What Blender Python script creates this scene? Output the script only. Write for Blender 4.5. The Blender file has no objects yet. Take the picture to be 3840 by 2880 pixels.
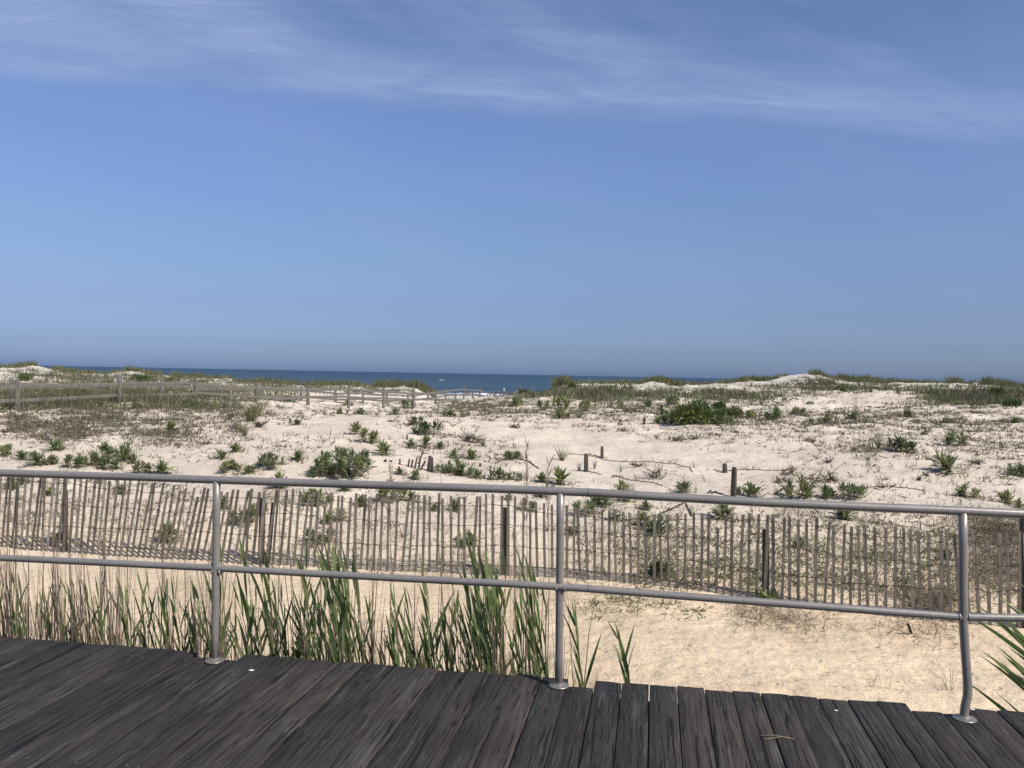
import bpy, math, random
import numpy as np
from mathutils import Vector, Matrix
random.seed(7); rng=np.random.default_rng(11)
R=math.radians
S=bpy.context.scene; C=S.collection
# ------------------------------------------------------------------ camera
FPX=3110.; RHO=math.atan(.01896); TH=math.atan(36*math.cos(RHO)/FPX); EYE=1.67
Fw=np.array([0,math.cos(TH),-math.sin(TH)]); R0=np.array([1.,0,0]); U0=np.array([0,math.sin(TH),math.cos(TH)])
Rt=math.cos(RHO)*R0+math.sin(RHO)*U0; Up=math.cos(RHO)*U0-math.sin(RHO)*R0
cd=bpy.data.cameras.new('camera'); cam=bpy.data.objects.new('camera',cd); C.objects.link(cam)
cd.sensor_width=36; cd.lens=FPX/3840*36; cd.clip_end=60000; cd.clip_start=.05
M=Matrix(((Rt[0],Up[0],-Fw[0],0),(Rt[1],Up[1],-Fw[1],0),(Rt[2],Up[2],-Fw[2],EYE),(0,0,0,1)))
cam.matrix_world=M; S.camera=cam
# ------------------------------------------------------------------ sky, sun, exposure
SUN_EL=R(46); sd=np.array([.76,-.65]); SUN_AZ=math.atan2(sd[0],sd[1])     # clockwise from +Y
S.view_settings.view_transform='Standard'; S.view_settings.look='None'; S.view_settings.gamma=1; S.view_settings.exposure=0.15
W=bpy.data.worlds.new('World'); S.world=W; W.use_nodes=True
def build_world():
    nt=W.node_tree; N=nt.nodes; L=nt.links
    for n in list(N): N.remove(n)
    out=N.new('ShaderNodeOutputWorld'); bg=N.new('ShaderNodeBackground'); bg.inputs[1].default_value=.1
    sky=N.new('ShaderNodeTexSky'); sky.sky_type='NISHITA'; sky.sun_disc=False
    sky.sun_elevation=SUN_EL; sky.sun_rotation=SUN_AZ; sky.air_density=1.0; sky.dust_density=1.2; sky.ozone_density=2.5
    def mth(op,a,b=None,c=None):
        n=N.new('ShaderNodeMath'); n.operation=op
        for i,v in enumerate((a,b,c)):
            if v is None: continue
            if isinstance(v,(int,float)): n.inputs[i].default_value=v
            else: L.new(v,n.inputs[i])
        return n.outputs[0]
    tc=N.new('ShaderNodeTexCoord'); sp=N.new('ShaderNodeSeparateXYZ'); L.new(tc.outputs['Generated'],sp.inputs[0])
    x,y,z=sp.outputs
    el=mth('MULTIPLY',mth('ARCSINE',mth('MAXIMUM',mth('MINIMUM',z,1.),-1.)),180/math.pi)
    az=mth('MULTIPLY',mth('ARCTAN2',x,y),180/math.pi)
    # real hazy horizon: the air near the horizon is greyer and darker than the pure model
    rp=N.new('ShaderNodeValToRGB'); L.new(mth('DIVIDE',el,40.),rp.inputs[0])
    SK=SKYRAMP
    while len(rp.color_ramp.elements)<len(SK): rp.color_ramp.elements.new(.5)
    for e,(p,c) in zip(rp.color_ramp.elements,SK): e.position=p/40.; e.color=(c[0],c[1],c[2],1)
    mul=N.new('ShaderNodeMix'); mul.data_type='RGBA'; mul.blend_type='MULTIPLY'; mul.inputs[0].default_value=1
    L.new(sky.outputs[0],mul.inputs[6]); L.new(rp.outputs[0],mul.inputs[7])
    m2=N.new('ShaderNodeVectorMath'); m2.operation='SCALE'; m2.inputs[3].default_value=2; L.new(mul.outputs[2],m2.inputs[0])
    # thin cirrus: a long veil 17-20 degrees up and soft streaks above it, thickest in the south-east (left)
    def noise(sx,sy,shear,scale,det,rough,dist=0,off=0):
        cb=N.new('ShaderNodeCombineXYZ')
        L.new(mth('MULTIPLY',az,sx),cb.inputs[0]); L.new(mth('ADD',mth('MULTIPLY',el,sy),mth('MULTIPLY',az,shear)),cb.inputs[1]); cb.inputs[2].default_value=off
        n=N.new('ShaderNodeTexNoise'); n.inputs['Scale'].default_value=scale; n.inputs['Detail'].default_value=det
        n.inputs['Roughness'].default_value=rough; n.inputs['Distortion'].default_value=dist
        L.new(cb.outputs[0],n.inputs[0]); return n.outputs[0]
    def smooth(v,a,b):
        n=N.new('ShaderNodeMapRange'); n.interpolation_type='SMOOTHSTEP'
        L.new(v,n.inputs[0]); n.inputs[1].default_value=a; n.inputs[2].default_value=b; return n.outputs[0]
    # a straight streak of cloud in the cloud layer is a straight line in (x/y, z/y)
    yy=mth('MAXIMUM',y,.12); az=mth('MULTIPLY',mth('DIVIDE',x,yy),50.); el=mth('MULTIPLY',mth('DIVIDE',z,yy),50.)
    n1=noise(.05,.05,.0,1.0,2,.5,.2,1.3); n2=noise(.045,.15,.05,1.0,4,.5,.6,4.1); n3=noise(.10,.42,.035,1.,6,.6,1.0,7.7); n4=noise(.14,1.3,.055,1.,7,.68,.9,2.2)
    c=mth('SUBTRACT',el,mth('ADD',mth('ADD',mth('MULTIPLY',mth('SUBTRACT',n1,.5),2.4),mth('MULTIPLY',az,-.036)),16.6))
    band=mth('MULTIPLY',smooth(c,-1.3,.4),mth('ADD',mth('MULTIPLY',smooth(c,3.4,.2),.85),.15))
    band=mth('MULTIPLY',band,mth('ADD',mth('MULTIPLY',smooth(n3,.28,.70),.65),.35))
    band=mth('MULTIPLY',band,mth('ADD',mth('MULTIPLY',smooth(n4,.30,.70),.35),.72))
    high=mth('MULTIPLY',smooth(c,.2,3.),smooth(mth('ADD',n2,mth('MULTIPLY',az,-.0085)),.27,.72))
    high=mth('MULTIPLY',high,mth('ADD',mth('MULTIPLY',smooth(n4,.25,.75),.5),.55))
    cl=mth('SUBTRACT',1.,mth('MULTIPLY',mth('SUBTRACT',1.,mth('MULTIPLY',band,.72)),mth('SUBTRACT',1.,mth('MULTIPLY',high,.80))))
    cl=mth('MAXIMUM',cl,mth('MULTIPLY',smooth(n2,.35,.8),.12))
    cl=mth('MULTIPLY',cl,smooth(y,.12,.4))
    mx=N.new('ShaderNodeMix'); mx.data_type='RGBA'; L.new(cl,mx.inputs[0]); L.new(m2.outputs[0],mx.inputs[6]); mx.inputs[7].default_value=CLOUDC
    L.new(mx.outputs[2],bg.inputs[0]); L.new(bg.outputs[0],out.inputs[0])
SKYRAMP=[(0.0, (0.296, 0.394, 0.753)), (0.5, (0.307, 0.412, 0.735)), (1.78, (0.278, 0.351, 0.605)), (4.25, (0.299, 0.334, 0.498)), (7.9, (0.358, 0.391, 0.502)), (12.4, (0.414, 0.438, 0.563)), (16.8, (0.468, 0.486, 0.604)), (23.3, (0.405, 0.443, 0.56)), (32, (0.373, 0.434, 0.559))]
CLOUDC=(3.15,4.0,6.2,1)
build_world()
ld=bpy.data.lights.new('sun','SUN'); ld.energy=4.2; ld.angle=R(.53); ld.color=(1,.95,.87)
sun=bpy.data.objects.new('sun',ld); C.objects.link(sun)
sdir=Vector((sd[0]*math.cos(SUN_EL)/np.linalg.norm(sd),sd[1]*math.cos(SUN_EL)/np.linalg.norm(sd),math.sin(SUN_EL)))
sun.rotation_euler=sdir.to_track_quat('Z','Y').to_euler(); sun.location=(0,0,30)

# ------------------------------------------------------------------ geometry of the photograph's directions
def ray(x,y):
    x=np.asarray(x,float); y=np.asarray(y,float)
    v=Fw+((x-1920)/FPX)[...,None]*Rt-((y-1440)/FPX)[...,None]*Up
    return v/v[...,1:2]
def pt(x,y,D):                      # world point in the direction of pixel x,y at forward distance D
    r=ray(x,y); return Vector((float(r[0]*D),float(D),float(EYE+r[2]*D)))
def onz(x,y,z):
    r=ray(x,y); t=(z-EYE)/r[2]; return Vector((float(r[0]*t),float(t),z))
def hor(x): return 1367.6+.01896*x
# ------------------------------------------------------------------ noise
def vnoise(x,y,seed=0):
    xi=np.floor(x).astype(np.int64); yi=np.floor(y).astype(np.int64); fx=x-xi; fy=y-yi
    fx=fx*fx*fx*(fx*(fx*6-15)+10); fy=fy*fy*fy*(fy*(fy*6-15)+10)
    def h(a,b):
        n=(a*374761393+b*668265263+seed*974711)&0xffffffff
        n=((n^(n>>13))*1274126177)&0xffffffff
        return ((n^(n>>16))&0xffff)/32768.-1
    return (h(xi,yi)*(1-fx)+h(xi+1,yi)*fx)*(1-fy)+(h(xi,yi+1)*(1-fx)+h(xi+1,yi+1)*fx)*fy
def fbm(x,y,o=3,seed=0):
    s=0;a=1.
    for i in range(o): s=s+a*vnoise(x*2**i+i*17.3,y*2**i-i*9.1,seed+i); a*=.5
    return s
# ------------------------------------------------------------------ the dune heights
COLS={
 0:[(11.7,2075),(14,1850),(17,1705),(20,1612),(24,1527),(28.4,1497),(36,1452),(48,1424),(62,1406)],
 640:[(11.3,2105),(14,1890),(17,1755),(20,1650),(24.5,1562),(30.4,1506),(36,1490),(45,1462),(60,1432)],
 1280:[(10.9,2145),(14.5,1885),(17,1757),(20.5,1652),(25,1576),(30,1552),(36,1542),(43.2,1515),(51.5,1500),(62,1478)],
 1440:[(10.9,2148),(14.5,1885),(18,1742),(21,1640),(25,1585),(33,1560),(41,1543),(48.3,1529),(56,1512),(64,1492)],
 1640:[(10.8,2152),(14.5,1890),(18,1765),(21,1665),(26,1592),(32,1570),(42,1540),(50,1522),(56.6,1510),(67,1500)],
 1920:[(10.7,2172),(14.5,1900),(18,1780),(20.5,1700),(26,1600),(29,1592),(36,1542),(44,1502),(53,1470),(60,1482)],
 2200:[(10.4,2190),(15,1880),(18,1770),(21.5,1690),(27,1596),(30,1594),(36,1545),(45,1500),(55,1478)],
 2560:[(10.2,2222),(15.5,1860),(18.5,1760),(22,1680),(27,1602),(30,1600),(36,1545),(45,1500),(56,1474)],
 3200:[(9.75,2285),(14,1930),(16.5,1830),(20,1720),(24,1640),(28.5,1580),(36,1532),(43,1492),(53,1462)],
 3840:[(9.1,2350),(13.5,1980),(16.5,1850),(20,1720),(24.5,1620),(29,1570),(36,1520),(44,1500),(56,1474)]}
CREST=[(-1500,1345),(-500,1364),(0,1378),(60,1380),(130,1375),(170,1385),(220,1390),(265,1398),(330,1400),(400,1402),(450,1396),(490,1391),(530,1400),(600,1408),(640,1415),(690,1420),(740,1417),(800,1416),(860,1423),(900,1430),(980,1435),(1060,1438),(1120,1443),(1200,1447),(1300,1446),(1420,1447),(1500,1447),(1560,1455),(1600,1470),(1640,1500),(1700,1507),(1850,1502),(1950,1490),(2050,1475),(2095,1452),(2160,1441),(2260,1439),(2400,1441),(2470,1430),(2520,1444),(2620,1443),(2700,1437),(2800,1432),(2880,1428),(2930,1414),(2970,1408),(3020,1405),(3060,1409),(3110,1422),(3200,1433),(3300,1436),(3450,1439),(3550,1437),(3650,1439),(3720,1446),(3760,1455),(3840,1457),(4400,1470),(5300,1500)]
AM=1.75; NA=560; LD=np.log(np.geomspace(7.,260.,260))
ag=np.linspace(-AM,AM,NA)
def make_table():
    a_to_px=lambda a:1920+a*FPX
    cx=sorted(COLS); DC=80.
    prof=[]
    dgrid=np.exp(LD)
    crx=np.array([c[0] for c in CREST],float); cry=np.array([c[1] for c in CREST],float)
    crz=EYE-(cry-hor(crx))*DC/FPX
    T=np.zeros((NA,len(LD)))
    colz=[]
    for x in cx:
        ds=[7,9.0]+[d for d,_ in COLS[x]]; zs=[-1.,-1.]+[EYE-(y-hor(x))*d/FPX for d,y in COLS[x]]
        colz.append((np.array(ds),np.array(zs)))
    base=np.array([np.interp(dgrid,ds,zs) for ds,zs in colz])   # ncol x nd
    px=a_to_px(ag)
    for j in range(len(LD)):
        T[:,j]=np.interp(px,cx,base[:,j])
    cz=np.interp(px,crx,crz)
    for i in range(NA):
        k=np.interp(px[i],cx,[c[0][-1] for c in colz])
        last=np.interp(px[i],cx,[c[1][-1] for c in colz])
        dd=np.array([k,DC-4,DC,DC+5,98,125,165,204,260]); 
        zz=np.array([last,cz[i]-.06,cz[i],cz[i]-.5,-1.95,-2.4,-2.9,-3.62,-5.5])
        m=dgrid>k
        T[i,m]=np.interp(dgrid[m],dd,zz)
    # smooth a little along depth and across, less at the crest
    def sm(T,r,ax):
        kk=np.exp(-.5*(np.arange(-3*r,3*r+1)/r)**2); kk/=kk.sum()
        return np.apply_along_axis(lambda v:np.convolve(np.pad(v,3*r,mode='edge'),kk,'valid'),ax,T)
    T2=sm(sm(T,2,1),8,0); T3=sm(T,1,1)
    w=np.clip((dgrid-50)/20,0,1)[None,:]
    return T2*(1-w)+T3*w
TAB=make_table()
MOUNDS=[]
def tab(X,Y):
    Yc=np.clip(Y,7.0,259.9); a=np.clip(X/np.maximum(Yc,7.),-AM,AM*.9999)
    u=(a+AM)/(2*AM)*(NA-1); v=(np.log(Yc)-LD[0])/(LD[-1]-LD[0])*(len(LD)-1)
    i=np.minimum(u.astype(int),NA-2); j=np.minimum(v.astype(int),len(LD)-2); fu=u-i; fv=v-j
    z=(TAB[i,j]*(1-fu)+TAB[i+1,j]*fu)*(1-fv)+(TAB[i,j+1]*(1-fu)+TAB[i+1,j+1]*fu)*fv
    for mx,my,r,rh,h in MOUNDS: z=z+h*np.exp(-.5*(((X-mx)/r)**2+((Y-my)/rh)**2))
    return z
def terr(X,Y):
    X=np.asarray(X,float); Y=np.asarray(Y,float)
    z=tab(X,Y)
    near=np.clip((11-Y)/3,0,1); mid=np.clip((Y-9)/5,0,1)*np.clip((190-Y)/30,0,1)
    fp=np.clip(fbm(X/.30,Y/.36,2,3)-.15,0,1)*np.clip((7.3+.25*np.sin(X)-Y)/.5,.12,1); z=z+near*(-.17*fp*np.clip(.6+fbm(X/1.9,Y/1.2,2,9),0,1)+.012*fbm(X/.16,Y/.16,2,4)+.025*fbm(X/1.6,Y/1.6,2,5))
    n=fbm(X/2.2,Y/2.2,3,21); z=z+mid*np.clip(Y/28,.6,1.7)*(.085*n+.030*fbm(X/.6,Y/.6,2,31)+.012*fbm(X/.2,Y/.2,2,35))
    far=np.clip((Y-30)/20,0,1)*np.clip((78-Y)/8,0,1); z=z+far*.10*fbm(X/4.,Y/3.,3,41)
    return z
DST=np.geomspace(7.2,200,500)
def hits(px,py,base=None):
    """terrain points seen in the directions of many pixels"""
    px=np.asarray(px,float); py=np.asarray(py,float); out=np.full((len(px),3),np.nan)
    for s in range(0,len(px),4000):
        r=ray(px[s:s+4000],py[s:s+4000]); D=DST[None,:]
        zr=EYE+r[:,2:3]*D; zt=tab(r[:,0:1]*D,np.broadcast_to(D,zr.shape))
        b=zt>=zr; ok=b.any(1); k=np.maximum(b.argmax(1),1); ii=np.arange(len(k))
        d0=DST[k-1]; d1=DST[k]; g0=(zr-zt)[ii,k-1]; g1=(zr-zt)[ii,k]
        t=np.clip(g0/np.maximum(g0-g1,1e-9),0,1); d=d0+(d1-d0)*t
        X=r[:,0]*d; z=terr(X,d); o=np.stack([X,d,z],1); o[~ok]=np.nan; out[s:s+4000]=o
    return out
def hit(x,y):
    o=hits([x],[y])[0]
    return None if np.isnan(o[0]) else Vector(o.tolist())
for (x,y,r,rh,h) in [(1600,1600,1.3,1.0,.16),(1290,1760,.9,.7,.12),(1560,1720,.8,.6,.10),(1040,1740,.9,.6,.10),(930,1560,1.6,1.2,.16),(3380,1690,1.0,.7,.12),(3080,1660,1.6,1.,.12),(3720,1560,2.2,1.2,.22),(2420,1560,2.0,1.2,.12),(760,1720,.7,.6,.08),(3560,1770,1.0,.7,.1)]:
    p=hit(x,y)
    if p: MOUNDS.append((p.x,p.y+rh*.4,r,rh,h))
for (x,D,r,rh,h) in ((1180,42,2.0,2.5,-.15),(1310,46,2.2,2.5,-.25),(1430,49.5,2.4,3,-.30),(1550,54,2.4,3,-.30),(1650,60,2.6,4,-.30)):
    p=pt(x,1500,D); MOUNDS.append((p.x,D,r,rh,h))

# ------------------------------------------------------------------ materials
def mat(name):
    m=bpy.data.materials.new(name); m.use_nodes=True; nt=m.node_tree
    for n in list(nt.nodes): nt.nodes.remove(n)
    out=nt.nodes.new('ShaderNodeOutputMaterial'); b=nt.nodes.new('ShaderNodeBsdfPrincipled'); nt.links.new(b.outputs[0],out.inputs[0])
    b.inputs['Roughness'].default_value=.8; b.inputs['Specular IOR Level'].default_value=.3
    return m,nt,b,out
def ramp(nt,src,stops,interp='LINEAR'):
    r=nt.nodes.new('ShaderNodeValToRGB'); r.color_ramp.interpolation=interp
    while len(r.color_ramp.elements)<len(stops): r.color_ramp.elements.new(.5)
    for e,(p,c) in zip(r.color_ramp.elements,stops):
        e.position=p; e.color=(*(c if hasattr(c,'__len__') else (c,c,c)),1)
    if src is not None: nt.links.new(src,r.inputs[0])
    return r.outputs[0]
def tex(nt,kind,vec,scale,det=3,rough=.5,dist=0,stretch=None):
    if stretch is not None:
        mp=nt.nodes.new('ShaderNodeMapping'); mp.inputs['Scale'].default_value=stretch; nt.links.new(vec,mp.inputs[0]); vec=mp.outputs[0]
    n=nt.nodes.new('ShaderNodeTexNoise' if kind=='n' else 'ShaderNodeTexVoronoi'); n.inputs['Scale'].default_value=scale
    if kind=='n': n.inputs['Detail'].default_value=det; n.inputs['Roughness'].default_value=rough; n.inputs['Distortion'].default_value=dist
    nt.links.new(vec,n.inputs['Vector']); return n.outputs['Fac' if kind=='n' else 'Distance']
def mixc(nt,f,a,b,mode='MIX'):
    n=nt.nodes.new('ShaderNodeMix'); n.data_type='RGBA'; n.blend_type=mode
    for i,v in ((0,f),(6,a),(7,b)):
        if hasattr(v,'is_linked'): nt.links.new(v,n.inputs[i])
        elif i==0: n.inputs[0].default_value=v
        else: n.inputs[i].default_value=(*v,1)
    return n.outputs[2]
def bump(nt,b,h,strength,dist,prev=None):
    n=nt.nodes.new('ShaderNodeBump'); n.inputs['Strength'].default_value=strength; n.inputs['Distance'].default_value=dist
    nt.links.new(h,n.inputs['Height'])
    if prev is not None: nt.links.new(prev,n.inputs['Normal'])
    nt.links.new(n.outputs[0],b.inputs['Normal']); return n.outputs[0]
def coord(nt,kind='Object'):
    return nt.nodes.new('ShaderNodeTexCoord').outputs[kind]
def geo(nt,o='Random Per Island'): return nt.nodes.new('ShaderNodeNewGeometry').outputs[o]
def leafmat(name,stops,trans=.25,rough=.55,objvar=False):
    m,nt,b,out=mat(name); c=ramp(nt,geo(nt),stops)
    if objvar:
        oi=nt.nodes.new('ShaderNodeObjectInfo'); g=ramp(nt,oi.outputs['Random'],[(0,(.8,.86,.72)),(.5,(1,1,1)),(1,(1.3,1.15,1.0))]); c=mixc(nt,1.,c,g,'MULTIPLY')
    nt.links.new(c,b.inputs['Base Color']); b.inputs['Roughness'].default_value=rough
    if trans:
        t=nt.nodes.new('ShaderNodeBsdfTranslucent'); nt.links.new(c,t.inputs[0]); mx=nt.nodes.new('ShaderNodeMixShader'); mx.inputs[0].default_value=trans
        nt.links.new(b.outputs[0],mx.inputs[1]); nt.links.new(t.outputs[0],mx.inputs[2]); nt.links.new(mx.outputs[0],out.inputs[0])
    return m
def m_sand():
    m,nt,b,out=mat('dune_sand'); v=coord(nt)
    sep=nt.nodes.new('ShaderNodeSeparateXYZ'); nt.links.new(v,sep.inputs[0])
    # path sand is more yellow (crushed shell and fines), the dunes are pale
    mr=nt.nodes.new('ShaderNodeMapRange'); nt.links.new(sep.outputs[1],mr.inputs[0]); mr.inputs[1].default_value=9.5; mr.inputs[2].default_value=15
    c=mixc(nt,mr.outputs[0],(.715,.560,.375),(.665,.567,.445))
    mr2=nt.nodes.new('ShaderNodeMapRange'); nt.links.new(sep.outputs[1],mr2.inputs[0]); mr2.inputs[1].default_value=45; mr2.inputs[2].default_value=75
    c=mixc(nt,mr2.outputs[0],c,(.66,.60,.50))
    n=tex(nt,'n',v,.55,5,.6); c=mixc(nt,1.,c,ramp(nt,n,[(.28,(.80,.785,.775)),(.5,(.95,.945,.94)),(.68,(1.08,1.08,1.07))]),'MULTIPLY')
    n=tex(nt,'n',v,9,4,.7); c=mixc(nt,1.,c,ramp(nt,n,[(.3,(.88,.87,.86)),(.6,(1.04,1.04,1.04))]),'MULTIPLY')
    # fine litter and dark grains
    n=tex(nt,'n',v,38,3,.6); msk=tex(nt,'n',v,.9,3,.5); 
    f=nt.nodes.new('ShaderNodeMath'); f.operation='MULTIPLY'; nt.links.new(ramp(nt,n,[(.60,0),(.68,.8)]),f.inputs[0]); nt.links.new(ramp(nt,msk,[(.42,.05),(.6,1)]),f.inputs[1])
    c=mixc(nt,f.outputs[0],c,(.20,.15,.11))
    nt.links.new(c,b.inputs['Base Color']); b.inputs['Roughness'].default_value=.95; b.inputs['Specular IOR Level'].default_value=.1
    h=tex(nt,'n',v,7,5,.6); p=bump(nt,b,h,.75,.06); h2=tex(nt,'n',v,60,3,.6); bump(nt,b,h2,.35,.006,p)
    return m
def m_deck():
    m,nt,b,out=mat('weathered_boards'); uv=coord(nt,'UV'); rnd=geo(nt)
    base=ramp(nt,rnd,[(0,(.030,.026,.021)),(.35,(.042,.034,.028)),(.6,(.036,.032,.026)),(.85,(.053,.041,.034)),(1,(.052,.046,.038))])
    g=tex(nt,'n',uv,1,6,.72,.35,(1.6,60,1)); g0=tex(nt,'n',uv,1,4,.7,.2,(5.,190,1)); c=mixc(nt,1.,base,ramp(nt,g,[(.3,.55),(.5,1.),(.72,1.7)]),'MULTIPLY'); c=mixc(nt,1.,c,ramp(nt,g0,[(.3,.5),(.5,1.),(.7,1.75)]),'MULTIPLY')
    s=tex(nt,'n',uv,1,4,.6,.3,(1.1,14,1)); c=mixc(nt,ramp(nt,s,[(.55,0),(.75,.5)]),c,(.085,.060,.047))
    s=tex(nt,'n',uv,1,4,.6,.5,(1.7,22,1.7)); c=mixc(nt,ramp(nt,s,[(.56,0),(.74,.6)]),c,(.125,.118,.108))
    k=tex(nt,'n',uv,1,4,.6,.8,(1.3,40,1)); crk0=ramp(nt,k,[(.375,1),(.405,0)]); k2=tex(nt,'n',uv,1,3,.6,.5,(4.,95,1)); crk2=ramp(nt,k2,[(.355,.9),(.39,0)]); crk=mixc(nt,1.,crk0,crk2,'ADD'); c=mixc(nt,crk,c,(.012,.010,.010))
    w=nt.nodes.new('ShaderNodeTexVoronoi'); mp=nt.nodes.new('ShaderNodeMapping'); mp.inputs['Scale'].default_value=(1.3,3.2,1); nt.links.new(uv,mp.inputs[0]); nt.links.new(mp.outputs[0],w.inputs['Vector']); w.inputs['Scale'].default_value=1
    kn=ramp(nt,w.outputs['Distance'],[(.0,1),(.035,.9),(.05,0),(.06,.5),(.075,0)]); c=mixc(nt,kn,c,(.016,.012,.010))
    mo=tex(nt,'n',coord(nt),2.3,4,.6); c=mixc(nt,1.,c,ramp(nt,mo,[(.3,.80),(.7,1.18)]),'MULTIPLY')
    nt.links.new(c,b.inputs['Base Color']); b.inputs['Roughness'].default_value=.78; b.inputs['Specular IOR Level'].default_value=.22
    mx=nt.nodes.new('ShaderNodeMath'); mx.operation='SUBTRACT'; nt.links.new(g,mx.inputs[0]); nt.links.new(crk,mx.inputs[1])
    bump(nt,b,mx.outputs[0],.7,.006)
    return m
def m_metal():
    m,nt,b,out=mat('galvanised_pipe'); v=coord(nt)
    n=tex(nt,'n',v,60,3,.6); n2=tex(nt,'n',v,4,4,.6)
    c=mixc(nt,1.,ramp(nt,n,[(.3,(.275,.250,.218)),(.7,(.345,.318,.280))]),ramp(nt,n2,[(.3,(.86,.85,.85)),(.7,(1.1,1.08,1.05))]),'MULTIPLY')
    sp=tex(nt,'n',v,150,2,.5); c=mixc(nt,ramp(nt,sp,[(.66,0),(.72,.6)]),c,(.12,.11,.10))
    nt.links.new(c,b.inputs['Base Color']); b.inputs['Metallic'].default_value=.35; b.inputs['Roughness'].default_value=.35
    bump(nt,b,n,.12,.002); return m
def woodmat(name,cols,sc=18,bs=.4):
    m,nt,b,out=mat(name); v=coord(nt)
    c=ramp(nt,geo(nt),cols); n=tex(nt,'n',v,1,5,.65,.4,(sc,sc,sc*.12)); c=mixc(nt,1.,c,ramp(nt,n,[(.28,.6),(.5,1.),(.72,1.35)]),'MULTIPLY')
    nt.links.new(c,b.inputs['Base Color']); b.inputs['Roughness'].default_value=.85; bump(nt,b,n,bs,.006); return m
MT={}
MT['sand']=m_sand(); MT['deck']=m_deck(); MT['metal']=m_metal()
MT['slat']=woodmat('weathered_slat',[(0,(.108,.094,.074)),(.5,(.158,.140,.112)),(.8,(.20,.18,.148)),(1,(.27,.245,.205))],60)
MT['post']=woodmat('old_post_wood',[(0,(.055,.045,.036)),(1,(.09,.074,.06))],40)
MT['rail']=woodmat('split_rail_wood',[(0,(.105,.093,.075)),(.5,(.150,.135,.112)),(1,(.225,.205,.175))],14)
MT['beam']=woodmat('beam_wood',[(0,(.05,.043,.038)),(1,(.07,.06,.05))],10)
MT['golden']=leafmat('goldenrod_leaf',[(0,(.105,.138,.058)),(.5,(.175,.215,.092)),(.85,(.25,.29,.13)),(1,(.33,.31,.18))],.40,.5,True)
MT['dark']=leafmat('dark_leaf',[(0,(.062,.080,.038)),(.6,(.10,.125,.056)),(1,(.15,.165,.08))],.18,.55,True)
MT['shrub']=leafmat('shrub_leaf',[(0,(.060,.090,.028)),(.6,(.10,.145,.045)),(1,(.15,.19,.065))],.25,.5,True)
MT['dead']=leafmat('dead_leaf',[(0,(.085,.062,.045)),(.5,(.16,.12,.085)),(1,(.28,.22,.15))],.1,.8)
MT['weed']=leafmat('dry_weed',[(0,(.055,.042,.034)),(.4,(.12,.094,.072)),(.66,(.22,.18,.13)),(.74,(.11,.12,.055)),(1,(.19,.20,.09))],.1,.8)
MT['grass']=leafmat('beach_grass',[(0,(.085,.105,.040)),(.4,(.14,.155,.060)),(.75,(.22,.21,.10)),(1,(.34,.28,.16))],.25,.6)
MT['grassg']=leafmat('green_grass',[(0,(.065,.078,.032)),(.5,(.11,.125,.052)),(.8,(.17,.17,.08)),(1,(.28,.24,.13))],.25,.6)
MT['reed']=leafmat('reed_leaf',[(0,(.062,.095,.032)),(.4,(.105,.158,.050)),(.8,(.175,.225,.078)),(1,(.25,.27,.12))],.34,.42)
MT['reedstem']=leafmat('reed_stem',[(0,(.09,.13,.045)),(.6,(.14,.17,.06)),(1,(.18,.16,.08))],0,.5)
MT['stalk']=leafmat('dead_reed_stalk',[(0,(.085,.055,.040)),(.5,(.17,.115,.080)),(.8,(.27,.20,.14)),(1,(.42,.33,.24))],0,.6)
MT['litter']=leafmat('dry_litter',[(0,(.05,.04,.032)),(.7,(.12,.09,.065)),(1,(.22,.17,.12))],0,.9)
MT['shell']=leafmat('shell_bits',[(0,(.62,.56,.46)),(1,(.8,.76,.68))],0,.5)
def simple(name,c,rough=.7,metal=0):
    m,nt,b,out=mat(name); n=tex(nt,'n',coord(nt),12,3,.6); cc=mixc(nt,1.,c,ramp(nt,n,[(.3,.85),(.7,1.12)]),'MULTIPLY'); nt.links.new(cc,b.inputs['Base Color']); b.inputs['Roughness'].default_value=rough; b.inputs['Metallic'].default_value=metal; return m
MT['wire']=simple('rusty_wire',(.06,.05,.045),.6,.4); MT['skin']=simple('skin',(.42,.26,.19)); MT['white']=simple('white_cloth',(.75,.75,.74)); MT['brown']=simple('brown_cloth',(.12,.08,.06)); MT['hair']=simple('dark_hair',(.02,.015,.012)); MT['blue']=simple('dark_trousers',(.03,.035,.05)); MT['straw']=simple('straw',(.26,.19,.12)); MT['flange']=simple('flange_metal',(.34,.31,.25),.36,.65)
def m_sea():
    m,nt,b,out=mat('sea_water'); v=coord(nt)
    n=tex(nt,'n',v,1,5,.6,.3,(.012,.05,1)); n2=tex(nt,'n',v,1,4,.6,.2,(.10,.30,1))
    sep=nt.nodes.new('ShaderNodeSeparateXYZ'); nt.links.new(v,sep.inputs[0])
    mr=nt.nodes.new('ShaderNodeMapRange'); nt.links.new(sep.outputs[1],mr.inputs[0]); mr.inputs[1].default_value=220; mr.inputs[2].default_value=1600
    c=mixc(nt,mr.outputs[0],(.044,.080,.108),(.030,.062,.104))
    c=mixc(nt,1.,c,ramp(nt,n,[(.35,(.70,.72,.75)),(.65,(1.32,1.27,1.22))]),'MULTIPLY')
    c=mixc(nt,ramp(nt,n2,[(.54,0),(.70,.6)]),c,(.015,.035,.05))
    nt.links.new(c,b.inputs['Base Color']); b.inputs['Roughness'].default_value=.5; b.inputs['IOR'].default_value=1.33; b.inputs['Specular IOR Level'].default_value=.22
    bump(nt,b,n2,.6,1.2); return m
MT['sea']=m_sea()
MT['foam']=simple('sea_foam',(.78,.80,.80),.9)

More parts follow.
